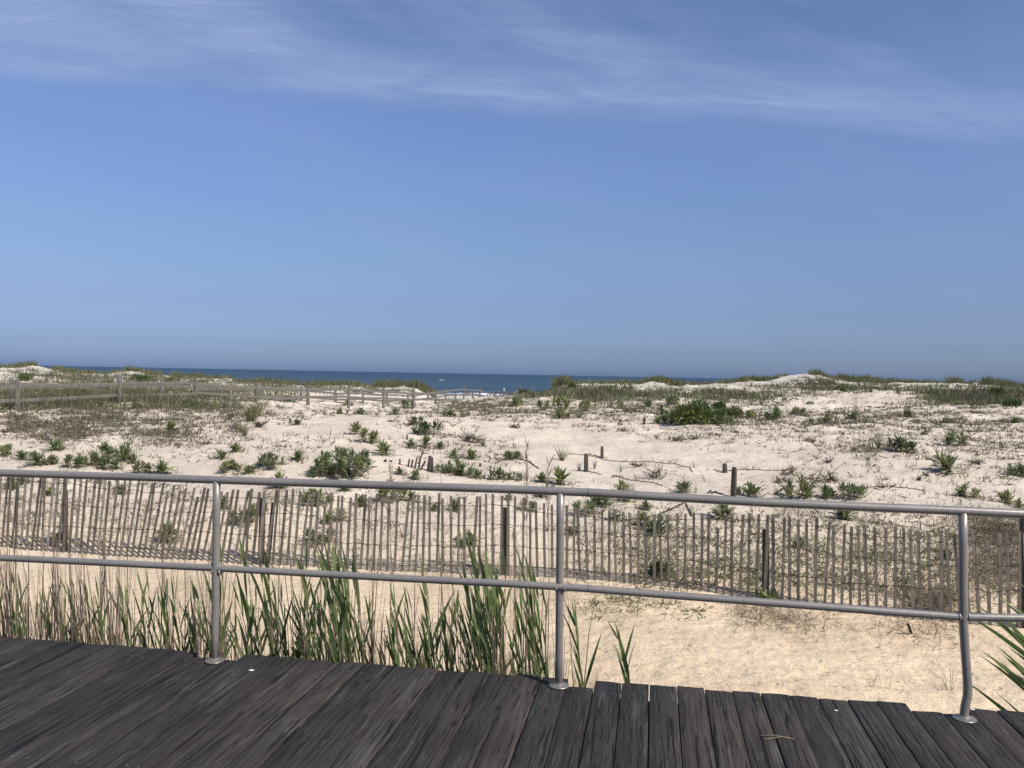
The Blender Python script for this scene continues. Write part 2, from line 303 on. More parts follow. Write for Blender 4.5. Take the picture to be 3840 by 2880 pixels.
# ------------------------------------------------------------------ mesh helpers
def npmesh(name,V,F,uv=None,smooth=False):
    V=np.asarray(V,np.float32).reshape(-1,3); F=np.asarray(F,np.int32); k=F.shape[1]
    me=bpy.data.meshes.new(name); me.vertices.add(len(V)); me.vertices.foreach_set('co',V.ravel())
    me.loops.add(F.size); me.loops.foreach_set('vertex_index',F.ravel()); me.polygons.add(len(F))
    me.polygons.foreach_set('loop_start',np.arange(0,F.size,k,dtype=np.int32)); me.polygons.foreach_set('loop_total',np.full(len(F),k,np.int32))
    if smooth: me.polygons.foreach_set('use_smooth',np.ones(len(F),bool))
    me.update(calc_edges=True)
    if uv is not None:
        l=me.uv_layers.new(name='UVMap'); l.data.foreach_set('uv',np.asarray(uv,np.float32)[F.ravel()].ravel())
    me.validate(); return me
class MB:
    def __init__(s): s.V=[];s.F=[];s.n=0
    def add(s,V,F):
        V=np.asarray(V,float).reshape(-1,3); s.V.append(V); s.F+= [tuple(i+s.n for i in f) for f in F]; s.n+=len(V)
    def tube(s,P,r,seg=10,cap=True):
        P=[Vector(p) for p in P]; n=len(P); rr=r if hasattr(r,'__len__') else [r]*n; V=[];F=[]
        up=Vector((0,0,1)); t0=(P[1]-P[0]).normalized()
        if abs(t0.z)>.9: up=Vector((1,0,0))
        sx=t0.cross(up).normalized()
        for i,p in enumerate(P):
            t=(P[min(i+1,n-1)]-P[max(i-1,0)]).normalized(); sx=(sx-t*sx.dot(t)).normalized(); sy=t.cross(sx)
            for k in range(seg):
                a=2*math.pi*k/seg; V.append(p+sx*math.cos(a)*rr[i]+sy*math.sin(a)*rr[i])
        for i in range(n-1):
            for k in range(seg):
                a=i*seg+k;b=i*seg+(k+1)%seg; F.append((a,b,b+seg,a+seg))
        if cap: F.append(tuple(range(seg))[::-1]); F.append(tuple((n-1)*seg+k for k in range(seg)))
        s.add([tuple(v) for v in V],F)
    def hexa(s,b4,t4):   # bottom four, top four corners
        s.add(list(b4)+list(t4),[(3,2,1,0),(4,5,6,7),(0,1,5,4),(1,2,6,5),(2,3,7,6),(3,0,4,7)])
    def beam(s,a,b,w,h,up=(0,0,1),jit=0):
        a=Vector(a);b=Vector(b);t=(b-a).normalized();up=Vector(up); x=t.cross(up).normalized(); y=x.cross(t).normalized()
        j=lambda:random.uniform(-jit,jit)
        q=lambda p,i,k:tuple(p+x*(i*w/2+j())+y*(k*h/2+j()))
        s.hexa([q(a,-1,-1),q(a,1,-1),q(a,1,1),q(a,-1,1)],[q(b,-1,-1),q(b,1,-1),q(b,1,1),q(b,-1,1)])
    def lathe(s,c,prof,seg=20,axis=Vector((0,0,1))):
        c=Vector(c);V=[];F=[];n=len(prof)
        for r,h in prof:
            for k in range(seg):
                a=2*math.pi*k/seg; V.append((c.x+math.cos(a)*r,c.y+math.sin(a)*r,c.z+h))
        for i in range(n-1):
            for k in range(seg):
                a=i*seg+k;b=i*seg+(k+1)%seg; F.append((a,b,b+seg,a+seg))
        F.append(tuple((n-1)*seg+k for k in range(seg))); F.append(tuple(range(seg))[::-1])
        s.add(V,F)
    def mesh(s,name,smooth=False):
        me=bpy.data.meshes.new(name); V=np.concatenate(s.V); me.from_pydata(V.tolist(),[],s.F); me.update()
        if smooth: me.polygons.foreach_set('use_smooth',[True]*len(me.polygons))
        return me
    def build(s,name,m,parent=None,smooth=False,loc=None):
        me=s.mesh(name,smooth); return obj(name,me,m,parent,loc)
def obj(name,me,m,parent=None,loc=None):
    if m is not None and not me.materials: me.materials.append(MT[m] if isinstance(m,str) else m)
    o=bpy.data.objects.new(name,me); C.objects.link(o)
    if parent is not None: o.parent=parent
    if loc is not None: o.location=loc
    return o
def tag(o,label,cat=None,group=None,kind=None):
    if label: o['label']=label
    if cat: o['category']=cat
    if group: o['group']=group
    if kind: o['kind']=kind
    return o
def empty(name,loc,label,cat,group=None,rz=0,sc=1):
    o=bpy.data.objects.new(name,None); C.objects.link(o); o.location=loc; o.rotation_euler=(0,0,rz); o.scale=(sc,)*3 if not hasattr(sc,'__len__') else sc
    o.empty_display_size=.1; return tag(o,label,cat,group)
def blades(P,D,B,L,Wd,Sd,n=3,prof=None):
    """leaf strips: start P, first direction D, bend B, length L, width Wd, width direction Sd; all (N,..)"""
    N=len(P); t=np.linspace(0,1,n+1)
    prof=np.asarray(prof if prof is not None else np.interp(t,[0,.25,.7,1],[.55,1,.7,.05]))
    c=P[:,None,:]+L[:,None,None]*(t[None,:,None]*D[:,None,:]+(t**2)[None,:,None]*B[:,None,:])
    o=Sd[:,None,:]*(Wd[:,None]*prof[None,:])[:,:,None]*.5
    V=np.stack([c-o,c+o],2).reshape(-1,3)
    b=(np.arange(N)*(n+1)*2)[:,None]+(np.arange(n)*2)[None,:]
    F=np.stack([b,b+1,b+3,b+2],2).reshape(-1,4)
    return V,F
def join(parts):
    V=[];F=[];k=0
    for v,f in parts: V.append(v);F.append(f+k);k+=len(v)
    return np.concatenate(V),np.concatenate(F)
def unit(v): return v/np.maximum(np.linalg.norm(v,axis=-1,keepdims=True),1e-9)
def angs(az,el): return np.stack([np.cos(az)*np.cos(el),np.sin(az)*np.cos(el),np.sin(el)],-1)
def U(a,b,n): return rng.uniform(a,b,n)

# ------------------------------------------------------------------ the setting
def build_ground():
    Y=np.concatenate([np.linspace(-30,3.5,30)[:-1],np.linspace(3.5,9,150)[:-1],np.geomspace(9,104,640)[:-1],np.geomspace(104,255,50)])
    nx=1300; t=np.linspace(-1,1,nx); t=np.sign(t)*(np.abs(t)*.62+.38*np.abs(t)**4)
    Wd=np.sqrt(14**2+np.maximum(Y,0)**2)*1.0
    X=t[None,:]*Wd[:,None]*1.45; YY=np.broadcast_to(Y[:,None],X.shape)
    Z=terr(X,YY)
    V=np.stack([X,YY,Z],-1).reshape(-1,3); i=np.arange(len(Y)-1)[:,None]*nx+np.arange(nx-1)[None,:]
    F=np.stack([i,i+1,i+nx+1,i+nx],-1).reshape(-1,4)
    o=obj('sand',npmesh('sand',V,F,smooth=True),'sand'); tag(o,'pale dune sand with a flat yellow sand path below the boardwalk',kind='structure')
    # water
    ys=np.concatenate([np.linspace(185,700,40),np.geomspace(700,45000,30)[1:]]); V=[];F=[]
    for y in ys:
        for k in range(13): V.append(((k/6-1)*max(900,y*1.6),y,-3.6))
    for a in range(len(ys)-1):
        for k in range(12): F.append((a*13+k,a*13+k+1,(a+1)*13+k+1,(a+1)*13+k))
    o=obj('sea',npmesh('sea',V,F),'sea'); tag(o,'dark blue sea under the horizon',kind='structure')
    # foam of the breaking waves
    mb=MB()
    def strip(x0,x1,y,w,z=-3.55):
        n=40; xs=np.linspace(x0,x1,n); a=np.interp(np.linspace(0,1,n),[0,.2,.8,1],[.15,1,1,.1]); jj=rng.uniform(.5,1.2,n)*w*a; V=[];F=[]
        for x,q in zip(xs,jj):
            yy=y+1.2*math.sin(x*.11)+rng.uniform(-.2,.2)
            V+=[(x,yy-q/2,z-.02),(x,yy,z+.16*q/w),(x,yy+q/2,z-.02)]
        for i in range(n-1):
            F+=[(3*i,3*i+3,3*i+4,3*i+1),(3*i+1,3*i+4,3*i+5,3*i+2)]
        mb.add(V,F)
    strip(-24,-13,208,1.6); strip(-10,-3,206,2.2); strip(-19,-1,213,.8); strip(1,24,209,1.6); strip(-60,-28,209,1.6)
    strip(-14,-6,219,.6)
    p=pt(1655,1425.5,600); strip(p.x-1.9,p.x+1.9,600,5,-3.45)
    o=mb.build('sea_foam','foam'); tag(o,'white foam of small waves breaking at the shore','sea foam',kind='stuff')
build_ground()

# boardwalk ------------------------------------------------------------
ED=R(-8.6); ev=Vector((math.cos(ED),math.sin(ED),0)); bv=Vector((math.sin(R(9.7)),math.cos(R(9.7)),0)); E0=Vector((0,4.607,0))
POST=[onz(805,2480,0),onz(2096,2574,0),onz(3617,2698,0)]
pu=[ (p-E0).dot(ev)/1. for p in POST]
def build_deck():
    pitch=.1462; wd=.1428; V=[];F=[];UV=[];n0=0
    sec=[(-.5,-.038),(-.5,-.0022),(-.485,-.0002),(-.2,.0008),(.2,.0008),(.485,-.0002),(.5,-.0022),(.5,-.038)]
    k0=-50; us=0.0545
    for k in range(k0,44):
        u0=us+k*pitch; uc=u0+pitch/2; w=wd*random.uniform(.98,1.008); end=random.uniform(-.012,.012)
        for q,(lo,hi) in zip(pu,[(-.24,.13),(-.02,.13),(-.23,.02)]):
            if lo<uc-q<hi: end-=.10
        uc+=random.uniform(-.0015,.0015); c=E0+ev*uc+bv*end; dz=random.uniform(-.003,.003); tilt=random.uniform(-.004,.004)
        Ls=[0,.006,.3,1,2,3.2,4.6,6.2,8]; off=random.uniform(0,50); offv=random.uniform(0,50)
        for j,l in enumerate(Ls):
            for i,(s,h) in enumerate(sec):
                hh=h-(.0035 if j==0 and h>-.02 else 0)
                # rounded, split board ends
                p=c+ev*(s*w)-bv*(l+ (0.004*math.sin(i*2.3+k) if j<2 else 0)); V.append((p.x,p.y,hh+dz+tilt*s)); UV.append((l+off,s*w+offv+(h*.5 if h<-.02 else 0)))
        m=len(sec)
        for j in range(len(Ls)-1):
            for i in range(m):
                a=n0+j*m+i; b=n0+j*m+(i+1)%m; F.append((a,b,b+m,a+m))
        F2=[(n0+7,n0+0,n0+1,n0+6),(n0+6,n0+1,n0+2,n0+5),(n0+5,n0+2,n0+3,n0+4)]; F+=F2
        n0+=m*len(Ls)
    o=obj('boardwalk',npmesh('boardwalk',V,np.array(F),uv=UV),'deck'); tag(o,'dark weathered plank boardwalk, boards running toward the sea',kind='structure')
    mb=MB()
    for d,h in ((-.17,.52),(-1.4,.26),(-2.6,.26),(-3.8,.26)):
        a=E0+ev*-7.5+bv*d; b=E0+ev*6.5+bv*d; mb.beam(a+Vector((0,0,-.04-h/2)),b+Vector((0,0,-.04-h/2)),.07,h)
    b=mb.build('joist','beam',o)
    mb=MB()
    for u in (-6,-3,0,3,6):
        p=E0+ev*u+bv*-.36; mb.beam((p.x,p.y,-1.4),(p.x,p.y,-.045),.2,.2,up=(0,1,0))
    mb.build('piling','beam',o)
def build_nails():
    V=[];F=[];n=0
    for k in range(-50,44):
        u0=.0545+k*.1462
        for d in (.17,1.4,2.6,3.8):
            for f in (.25,.75):
                if random.random()<.25: continue
                c=E0+ev*(u0+.1462*f+random.uniform(-.012,.012))-bv*(d+random.uniform(-.02,.02)); r=.005
                for i in range(6): V.append((c.x+r*math.cos(i*1.047),c.y+r*math.sin(i*1.047),.0055)) 
                F.append(tuple(n+i for i in range(6))); n+=6
    me=bpy.data.meshes.new('nail_heads'); me.from_pydata(V,[],F); o=obj('nail_heads',me,'flange',bpy.data.objects['boardwalk']); o['kind']='stuff'
build_deck(); build_nails()

# railing ---------------------------------------------------------------
def build_railing():
    a=POST[0]; b=POST[2]; nx=Vector((-(b-a).y,(b-a).x,0)).normalized()
    def onplane(x,y):
        r=ray(x,y); r=Vector(r.tolist()); c=Vector((0,0,EYE)); t=(a-c).dot(nx)/r.dot(nx); return c+r*t
    root=empty('pipe_railing',(POST[1].x,POST[1].y,0),'grey metal pipe railing along the seaward edge of the boardwalk','railing')
    inv=-Vector(root.location)
    def pts(L,dy): return [onplane(x,y+dy)+inv for x,y in L]
    T=[(-500,1741),(0,1757.5),(480,1772),(960,1789),(1440,1804),(1920,1819),(2206,1831)]
    T2=[(2206,1831),(2540,1850),(2880,1869),(3200,1883),(3548,1897.5),(3840,1911),(4400,1938)]
    Md=[(-500,2055),(0,2078),(400,2097),(790,2116),(1440,2152),(1920,2176),(2080,2186),(2206,2194)]
    M2=[(2206,2194),(2520,2219),(2880,2246),(3240,2273),(3599,2300),(3840,2304),(4400,2335)]
    for nm,A,B,dy,r in (('top_rail',T,T2,16.,.0228),('middle_rail',Md,M2,13.5,.0198)):
        mb=MB(); mb.tube(pts(A,dy),r*.985,20,False); o=mb.build(nm,'metal',root,True)
        mb=MB(); mb.tube(pts(B,dy),r,20,False); o=mb.build(nm,'metal',root,True)
        j=onplane(2206,A[-1][1]+dy)+inv; t=(pts(B,dy)[1]-pts(B,dy)[0]).normalized()
        mb=MB(); mb.tube([j-t*.0025,j+t*.0025],[r*1.012,r*1.012],20,False); mb.build('rail_joint',simple('joint_dark',(.12,.12,.12),.6,.3),root,True)
    pc=[(813,1798,2143),(2102,1843,2205),(3613,1915,2312)]
    for i,(p,(x,yt,ym)) in enumerate(zip(POST,pc)):
        top=onplane(x,yt)+inv; base=p+inv; base.z=0
        if i<2: path=[top+(base-top)*t for t in np.linspace(0,1,8)]
        else:
            Dp=[(3612,1920),(3611,2040),(3611,2180),(3612,2308),(3616,2390),(3621,2465),(3627,2546),(3629,2585),(3627,2612),(3620,2645),(3616,2672)]
            path=[onplane(xx,yy)+inv for xx,yy in Dp]+[base]
        mb=MB(); mb.tube(path,.0212,20); po=mb.build('post','metal',root,True)
        if i==2: po['label']='post kinked near its foot'
        mb=MB(); mb.lathe(tuple(base+Vector((0,0,.003))),[(.054,0),(.056,.003),(.052,.006),(.036,.009),(.028,.014),(.0215,.021)],28)
        mb.build('base_flange','flange',po,True)
        mc=onplane(x,ym)+inv; t=(onplane(x+60,ym+2)-onplane(x-60,ym-2)).normalized()
        for s in (-1,1):
            mb=MB(); mb.tube([mc+t*s*.017,mc+t*s*.0235,mc+t*s*.028],[.0224,.0216,.0200],18); mb.build('weld_collar','metal',po,True)
build_railing()

# slat sand fence --------------------------------------------------------
FB=[(-12.,13.2),(-9,12.3),(-6.84,11.72),(-4.2,11.3),(-1.44,10.99),(.745,10.68),(2.2,10.3),(3.2,9.9),(4.3,9.42),(5.6,9.02),(7.,8.65),(9,8.1)]
FTOP=[(-400,1760),(0,1775),(434,1800),(577,1812),(625,1821),(751,1834),(977,1836),(1103,1841),(1281,1857),(1568,1856),(1785,1860),(1897,1852),(1985,1876),(2068,1889),(2128,1897),(2245,1906),(2337,1918),(2541,1928),(2632,1930),(2753,1928),(2844,1923),(2908,1930),(3006,1945),(3101,1958),(3199,1975),(3357,1982),(3522,1995),(3653,1990),(3840,1996),(4300,2010)]
LEAN=[(-400,3),(0,4),(250,4),(400,6),(560,11),(700,12),(830,8),(950,5),(1150,3.5),(1400,1.5),(1700,.3),(1920,-.8),(2300,-2),(2700,-1.2),(3000,-.5),(3200,-1.5),(3500,-4),(3700,-5),(3900,-2)]
def fy(X): return float(np.interp(X,[a for a,_ in FB],[b for _,b in FB]))
def px_of(X,Y,Z):
    v=np.array([X,Y,Z-EYE]); return 1920+FPX*v.dot(Rt)/v.dot(Fw),1440-FPX*v.dot(Up)/v.dot(Fw)
FENCE=[]
def build_slats():
    root=empty('slat_fence',(.7,10.7,-1),'weathered wooden slat sand fence wired to posts behind the railing','fence')
    o0=Vector(root.location); X=-8.6; sl=[]
    while X<7.4:
        Y=fy(X); t=Vector((.05,fy(X+.05)-Y,0)).normalized(); p,_=px_of(X,Y,-.2)
        ytop=np.interp(p,[a for a,_ in FTOP],[b for _,b in FTOP]); zt=pt(p,ytop,Y).z+random.gauss(0,.014)
        if random.random()<.05: zt-=random.uniform(.04,.16)
        zb=float(terr(X,Y)); ln=R(np.interp(p,[a for a,_ in LEAN],[b for _,b in LEAN])+random.gauss(0,1.3))
        sl.append((X,Y,zb,zt,ln,t.copy())); X+=t.x*np.interp(p,[600,1100],[.086,.0945])*random.uniform(.93,1.07)
    FENCE.extend(sl)
    wires=[]; meshes=[]
    for (X,Y,zb,zt,ln,t) in sl:
        mb=MB(); w=.036*random.uniform(.85,1.08); h=zt-zb; b=Vector((X,Y,zb-.06)); dirv=(Vector((0,0,1))+t*math.tan(ln)+Vector((0,random.uniform(-.03,.03),0))); tp=b+dirv*(h+.06)
        n=Vector((-t.y,t.x,0)); bow=random.gauss(0,.004); mid=b+(tp-b)*.5+t*bow; ring=[]
        V=[];F=[]
        for kk,(c,ww) in enumerate(((b,w),(mid,w*random.uniform(.95,1.03)),(tp-dirv*.006,w),(tp,w*.93))):
            tw=random.uniform(-.003,.003)
            for sx,sy in ((-1,-1),(1,-1),(1,1),(-1,1)):
                q=c+t*(sx*ww/2)+n*(sy*.0045+tw*sx)-o0; V.append(tuple(q))
        for kk in range(3):
            for i in range(4): a=kk*4+i; bb=kk*4+(i+1)%4; F.append((a,bb,bb+4,a+4))
        F+=[(12,13,14,15),(3,2,1,0)]
        mb.add(V,F); meshes.append((Y,mb)); wires.append((b,dirv,h,t))
    order=sorted(range(len(meshes)),key=lambda i:(abs(meshes[i][1].V[0][0][0]+o0.x)>6.2, meshes[i][0])); rest=MB()
    big=set(order[:100])
    for i,(Y,mb) in enumerate(meshes):
        if i in big: mb.build('slat','slat',root)
        else: rest.add(mb.V[0],mb.F)
    r=rest.build('slat','slat',root); r['kind']='stuff'; r['label']='farther slats at the left of the fence'
    for k,fr in enumerate((.90,.66,.37,.10)):
        mb=MB()
        for sgn in (1,-1):
            P=[]
            for i,(b,dv,h,t) in enumerate(wires):
                n=Vector((-t.y,t.x,0)); ff=fr+.03*math.sin(i*.11+k)
                P.append(b+dv*(h*ff+.06)+n*(.0075*(sgn if i%2 else -sgn))-o0)
            mb.tube([tuple(p) for p in P],.0032,5)
        mb.build('wire','wire',root,True)
    for (x,yt,w,ln) in ((-60,1900,.075,0),(245,1840,.075,0),(985,1868,.085,.02),(1025,1885,.06,.10),(1892,1903,.08,0),(2871,1985,.085,-.02),(3838,1930,.08,0)):
        Dg=11.
        for _ in range(5): X=ray(x,yt)[0]*Dg; Dg=fy(X)+.06
        tp=pt(x,yt,Dg); zb=float(terr(tp.x,Dg)); mb=MB(); bot=Vector((tp.x-ln*(tp.z-zb),Dg,zb-.15))
        mb.tube([tuple(bot-o0),tuple((bot+tp)/2-o0+Vector((.004,0,0))),tuple(tp-Vector((0,0,.01))-o0),tuple(tp-o0)],[w/2*1.05,w/2,w/2*.95,w/2*.8],9)
        mb.build('post','post',root)
build_slats()

# split rail fences -------------------------------------------------------
def split_rail(tops,D0,dd,label,h=.80,railbays=None,start_rail=True,base_drop=.25):
    P=[]
    for k,(x,y) in enumerate(tops):
        D=D0+dd*k; P.append(pt(x,y,D))
    root=empty('split_rail_fence',(P[0].x,P[0].y,P[0].z-h),label,'fence'); o0=Vector(root.location)
    for k,p in enumerate(P):
        mb=MB(); w=.15*random.uniform(.85,1.1); lx=random.uniform(-.03,.03); g=float(terr(p.x,p.y)); zb=min(p.z-h-base_drop,g-.2)
        V=[];F=[]; lev=[(zb,1.05),(p.z-.30,1.),(p.z-.05,.95),(p.z,.62)]
        for z,s in lev:
            c=Vector((p.x+lx*(p.z-z),p.y,z))-o0
            for i in range(6):
                a=i*math.pi/3+.3; V.append((c.x+math.cos(a)*w/2*s,c.y+math.sin(a)*w*.42*s,c.z+random.uniform(-.012,.012)))
        for j in range(3):
            for i in range(6): a=j*6+i;b=j*6+(i+1)%6; F.append((a,b,b+6,a+6))
        F.append(tuple(18+i for i in range(6))); mb.add(V,F); mb.build('post','rail',root)
    for k in range(len(P)-1):
        if railbays is not None and k not in railbays: continue
        for dz in (.22,.60):
            mb=MB(); a=P[k]-o0; b=P[k+1]-o0; ja=random.uniform(-.03,.03); jb=random.uniform(-.03,.03); t=(b-a).normalized()
            a=a+Vector((0,0,-dz+ja))-t*.12; b=b+Vector((0,0,-dz+jb))+t*.12; hh=random.uniform(.105,.14)
            m=(a+b)/2+Vector((0,random.uniform(-.03,.03),random.uniform(-.05,.02))); V=[];F=[]
            for c,s in ((a,.6),(a+t*.3,1.),(m,1.05),(b-t*.3,.95),(b,.6)):
                for i in range(6):
                    an=i*math.pi/3+.2; V.append((c.x,c.y+math.cos(an)*.04*s,c.z+math.sin(an)*hh/2*s))
            for j in range(4):
                for i in range(6): q=j*6+i;w=j*6+(i+1)%6; F.append((q,w,w+6,q+6))
            F+= [tuple(range(6))[::-1],tuple(24+i for i in range(6))]; mb.add(V,F); mb.build('rail','rail',root)
split_rail([(-440,1432),(65,1423),(446,1416),(735,1418),(965,1436),(1156,1444),(1309,1446),(1439,1454),(1551,1463),(1635,1463),(1709,1468),(1773,1471),(1829,1478)],20,4.,'nearer grey split rail fence along the beach path, behind the left dune')
split_rail([(-370,1430),(43,1418),(359,1421),(605,1425),(816,1440),(975,1443),(1130,1447),(1258,1463),(1361,1463),(1451,1470),(1530,1473),(1605,1466),(1672,1457),(1740,1450),(1799,1454),(1840,1468),(1852,1466)],24.7,3.7,'farther grey split rail fence on the seaward side of the beach path')
split_rail([(1925,1468),(1950,1449),(2000,1452),(2078,1447)],74,3,'short end of split rail fence right of the beach path gap',h=.7,railbays=[0])

# ------------------------------------------------------------------ plants
_o1='first second third fourth fifth sixth seventh eighth ninth tenth eleventh twelfth thirteenth fourteenth fifteenth sixteenth seventeenth eighteenth nineteenth'.split()
ORD=_o1+[t+('ieth' if not j else 'y-'+_o1[j-1]) for t in ('twent','thirt','fort','fift','sixt','sevent','eight','ninet') for j in range(10)]
def rosette_mesh(seed,stems,spread,leaf=.19,hgt=.1,nl=24,mat_='golden'):
    g=np.random.default_rng(seed); LV=[];DV=[];mb=MB()
    for s in range(stems):
        r=spread*math.sqrt(g.uniform(0,1)) if stems>1 else 0; a=g.uniform(0,6.28); bx,by=r*math.cos(a),r*math.sin(a)
        h=hgt*g.uniform(.5,1.3)*(1-.45*(r/max(spread,.01))**2); tx,ty=bx*1.15+g.normal(0,.015),by*1.15+g.normal(0,.015)
        mb.tube([(0,0,-.06),(bx*.8,by*.8,-.02),(bx,by,h*.4),(tx,ty,h)],[.007,.006,.005,.004],5)
        n=int(nl*g.uniform(.8,1.2)); k=np.arange(n); az=k*2.399+g.uniform(0,6.28)+g.normal(0,.15,n)
        el=np.interp(k/n,[0,.45,1],[1.45,.95,.18])+g.normal(0,.16,n)
        P=np.stack([np.full(n,tx),np.full(n,ty),h-.05*k/n*1.2],1)+angs(az,el)*.008
        D=angs(az,el); B=np.stack([D[:,0]*.15,D[:,1]*.15,-np.cos(el)*g.uniform(.15,.5,n)],1)
        L=leaf*g.uniform(.65,1.15,n)*np.interp(k/n,[0,.2,.7,1],[.6,.9,1.1,.85]); Wd=L*g.uniform(.16,.23,n)
        Sd=unit(np.cross(D,np.array([0,0,1.])+g.normal(0,.25,(n,3))))
        t=blades(P,D,B,L,Wd,Sd,4,[.35,.75,1,.75,.05]); LV.append(t)
        m=int(n*.3); az=g.uniform(0,6.28,m); el=g.uniform(-.5,.25,m); D=angs(az,el); P=np.tile([tx,ty,h*.55],(m,1))
        DV.append(blades(P,D,np.stack([D[:,0]*0,D[:,1]*0,np.full(m,-.25)],1),leaf*g.uniform(.5,.9,m),leaf*.11*g.uniform(.6,1,m),unit(np.cross(D,[0,0,1.]+g.normal(0,.4,(m,3)))),3))
    a=npmesh('leaves',*join(LV)); a.materials.append(MT[mat_]); b=npmesh('dead_leaves',*join(DV)); b.materials.append(MT['dead']); c=mb.mesh('stems'); c.materials.append(MT['reedstem'])
    return a,b,c
ROS={'s':[rosette_mesh(i,3,.06,.19,.09,19) for i in range(5)],
     'm':[rosette_mesh(10+i,7,.17,.17,.14,18) for i in range(5)],
     'l':[rosette_mesh(20+i,15,.27,.17,.20,17) for i in range(4)],
     'x':[rosette_mesh(30+i,34,.46,.18,.26,17) for i in range(2)],
     'd':[rosette_mesh(40+i,10,.22,.19,.20,20,'dark') for i in range(2)]}
SIZ={'s':.40,'m':.60,'l':.80,'x':1.22,'d':.78}   # natural widths
OFF={1:(0,1320,2.304),2:(960,1320,2.304),3:(1920,1320,2.304),4:(2880,1320,2.304),5:(0,2040,1.975),6:(960,2040,1.975),7:(1920,2040,1.975),8:(2880,2040,1.975)}
PL={1:[(60,885,150,'m'),(185,922,110,'s'),(475,855,130,'s'),(310,940,110,'s'),(430,990,150,'m'),(620,1015,170,'m'),(775,990,200,'l'),(980,940,240,'l'),(940,1015,180,'m'),(1150,965,110,'s'),(1230,1045,170,'m'),(1420,1050,160,'s'),(1920,935,110,'s'),(2030,895,115,'s'),(2010,1045,180,'l'),(2160,1065,130,'m'),(1170,492,110,'m'),(1660,475,150,'m'),(1470,700,140,'s'),(170,1150,160,'m'),(70,1190,120,'m'),(1050,1225,110,'s'),(1450,1645,190,'s'),(490,1645,150,'m'),(1960,1380,130,'s'),(2100,1500,230,'l'),(430,1235,90,'s'),(860,1130,80,'s'),(320,1000,130,'s')],
2:[(150,1000,220,'l'),(350,945,120,'s'),(780,1080,430,'x'),(530,1095,160,'m'),(960,785,180,'m'),(860,712,130,'s'),(1110,895,155,'s'),(1490,725,240,'d'),(1390,650,120,'d'),(1465,825,120,'s'),(1345,835,90,'s'),(1600,825,80,'s'),(325,645,90,'d'),(740,545,120,'m'),(912,552,110,'s'),(1200,562,80,'s'),(1650,572,130,'m'),(800,475,90,'s'),(290,442,120,'m'),(120,412,90,'m'),(1300,490,130,'m'),(1620,1045,150,'m'),(1710,1045,170,'m'),(1810,1080,180,'m'),(1710,912,90,'s'),(1870,935,100,'s'),(1900,1112,110,'s'),(2065,1130,170,'m'),(2170,935,110,'s'),(1240,1072,90,'s'),(1380,1122,100,'s'),(230,1205,170,'s'),(500,1335,230,'l'),(760,1225,120,'s'),(915,1335,120,'s'),(1165,1295,240,'m'),(1340,1295,100,'s'),(1730,1365,120,'s'),(690,1480,200,'m'),(1810,1645,200,'m'),(1540,1380,80,'s'),(30,1400,100,'m'),(560,1650,250,'l'),(2170,1305,90,'s'),(700,1100,200,'l'),(1500,250,10,None)],
3:[(30,925,90,'s'),(30,1125,130,'m'),(240,1150,120,'s'),(410,1162,170,'s'),(940,1195,120,'s'),(1485,1218,190,'m'),(2060,1248,150,'s'),(1945,1225,70,'s'),(430,582,145,'m'),(660,502,150,'l'),(915,502,130,'m'),(1390,467,140,'m'),(1170,502,90,'s'),(1290,545,120,'s'),(1250,628,90,'s'),(1350,625,150,'m'),(1850,632,180,'m'),(60,482,150,'m'),(250,482,80,'s'),(410,488,200,'m'),(520,332,80,'m'),(130,1375,150,'m'),(240,1270,110,'s'),(630,1392,210,'m'),(780,1325,200,'m'),(890,1442,110,'s'),(1130,1500,160,'s'),(1280,1560,220,'m'),(1840,1425,210,'s'),(525,1565,130,'m'),(980,1290,130,'s'),(2085,560,150,'m'),(1160,1350,90,'s'),(1000,338,90,'m'),(860,380,110,'m')],
4:[(1150,855,220,'d'),(1600,815,200,'s'),(1540,1025,200,'s'),(2140,1075,190,'l'),(1730,1245,200,'m'),(2060,1290,150,'s'),(2175,1330,130,'m'),(250,1265,260,'m'),(500,1270,170,'m'),(690,1280,220,'l'),(700,1450,220,'s'),(1190,582,120,'m'),(730,582,100,'s'),(400,612,110,'m'),(530,602,120,'m'),(240,562,130,'m'),(60,592,160,'m'),(365,460,70,'m'),(1550,600,80,'m'),(1640,462,75,'m'),(655,347,130,'m'),(2150,642,80,'s'),(1420,387,80,'m'),(940,345,70,'m'),(1040,347,80,'m')],
7:[(1090,235,120,'d'),(2,2,2,None)],
8:[(-15,420,190,'m'),(1320,120,90,'s'),(230,20,60,'s')]}
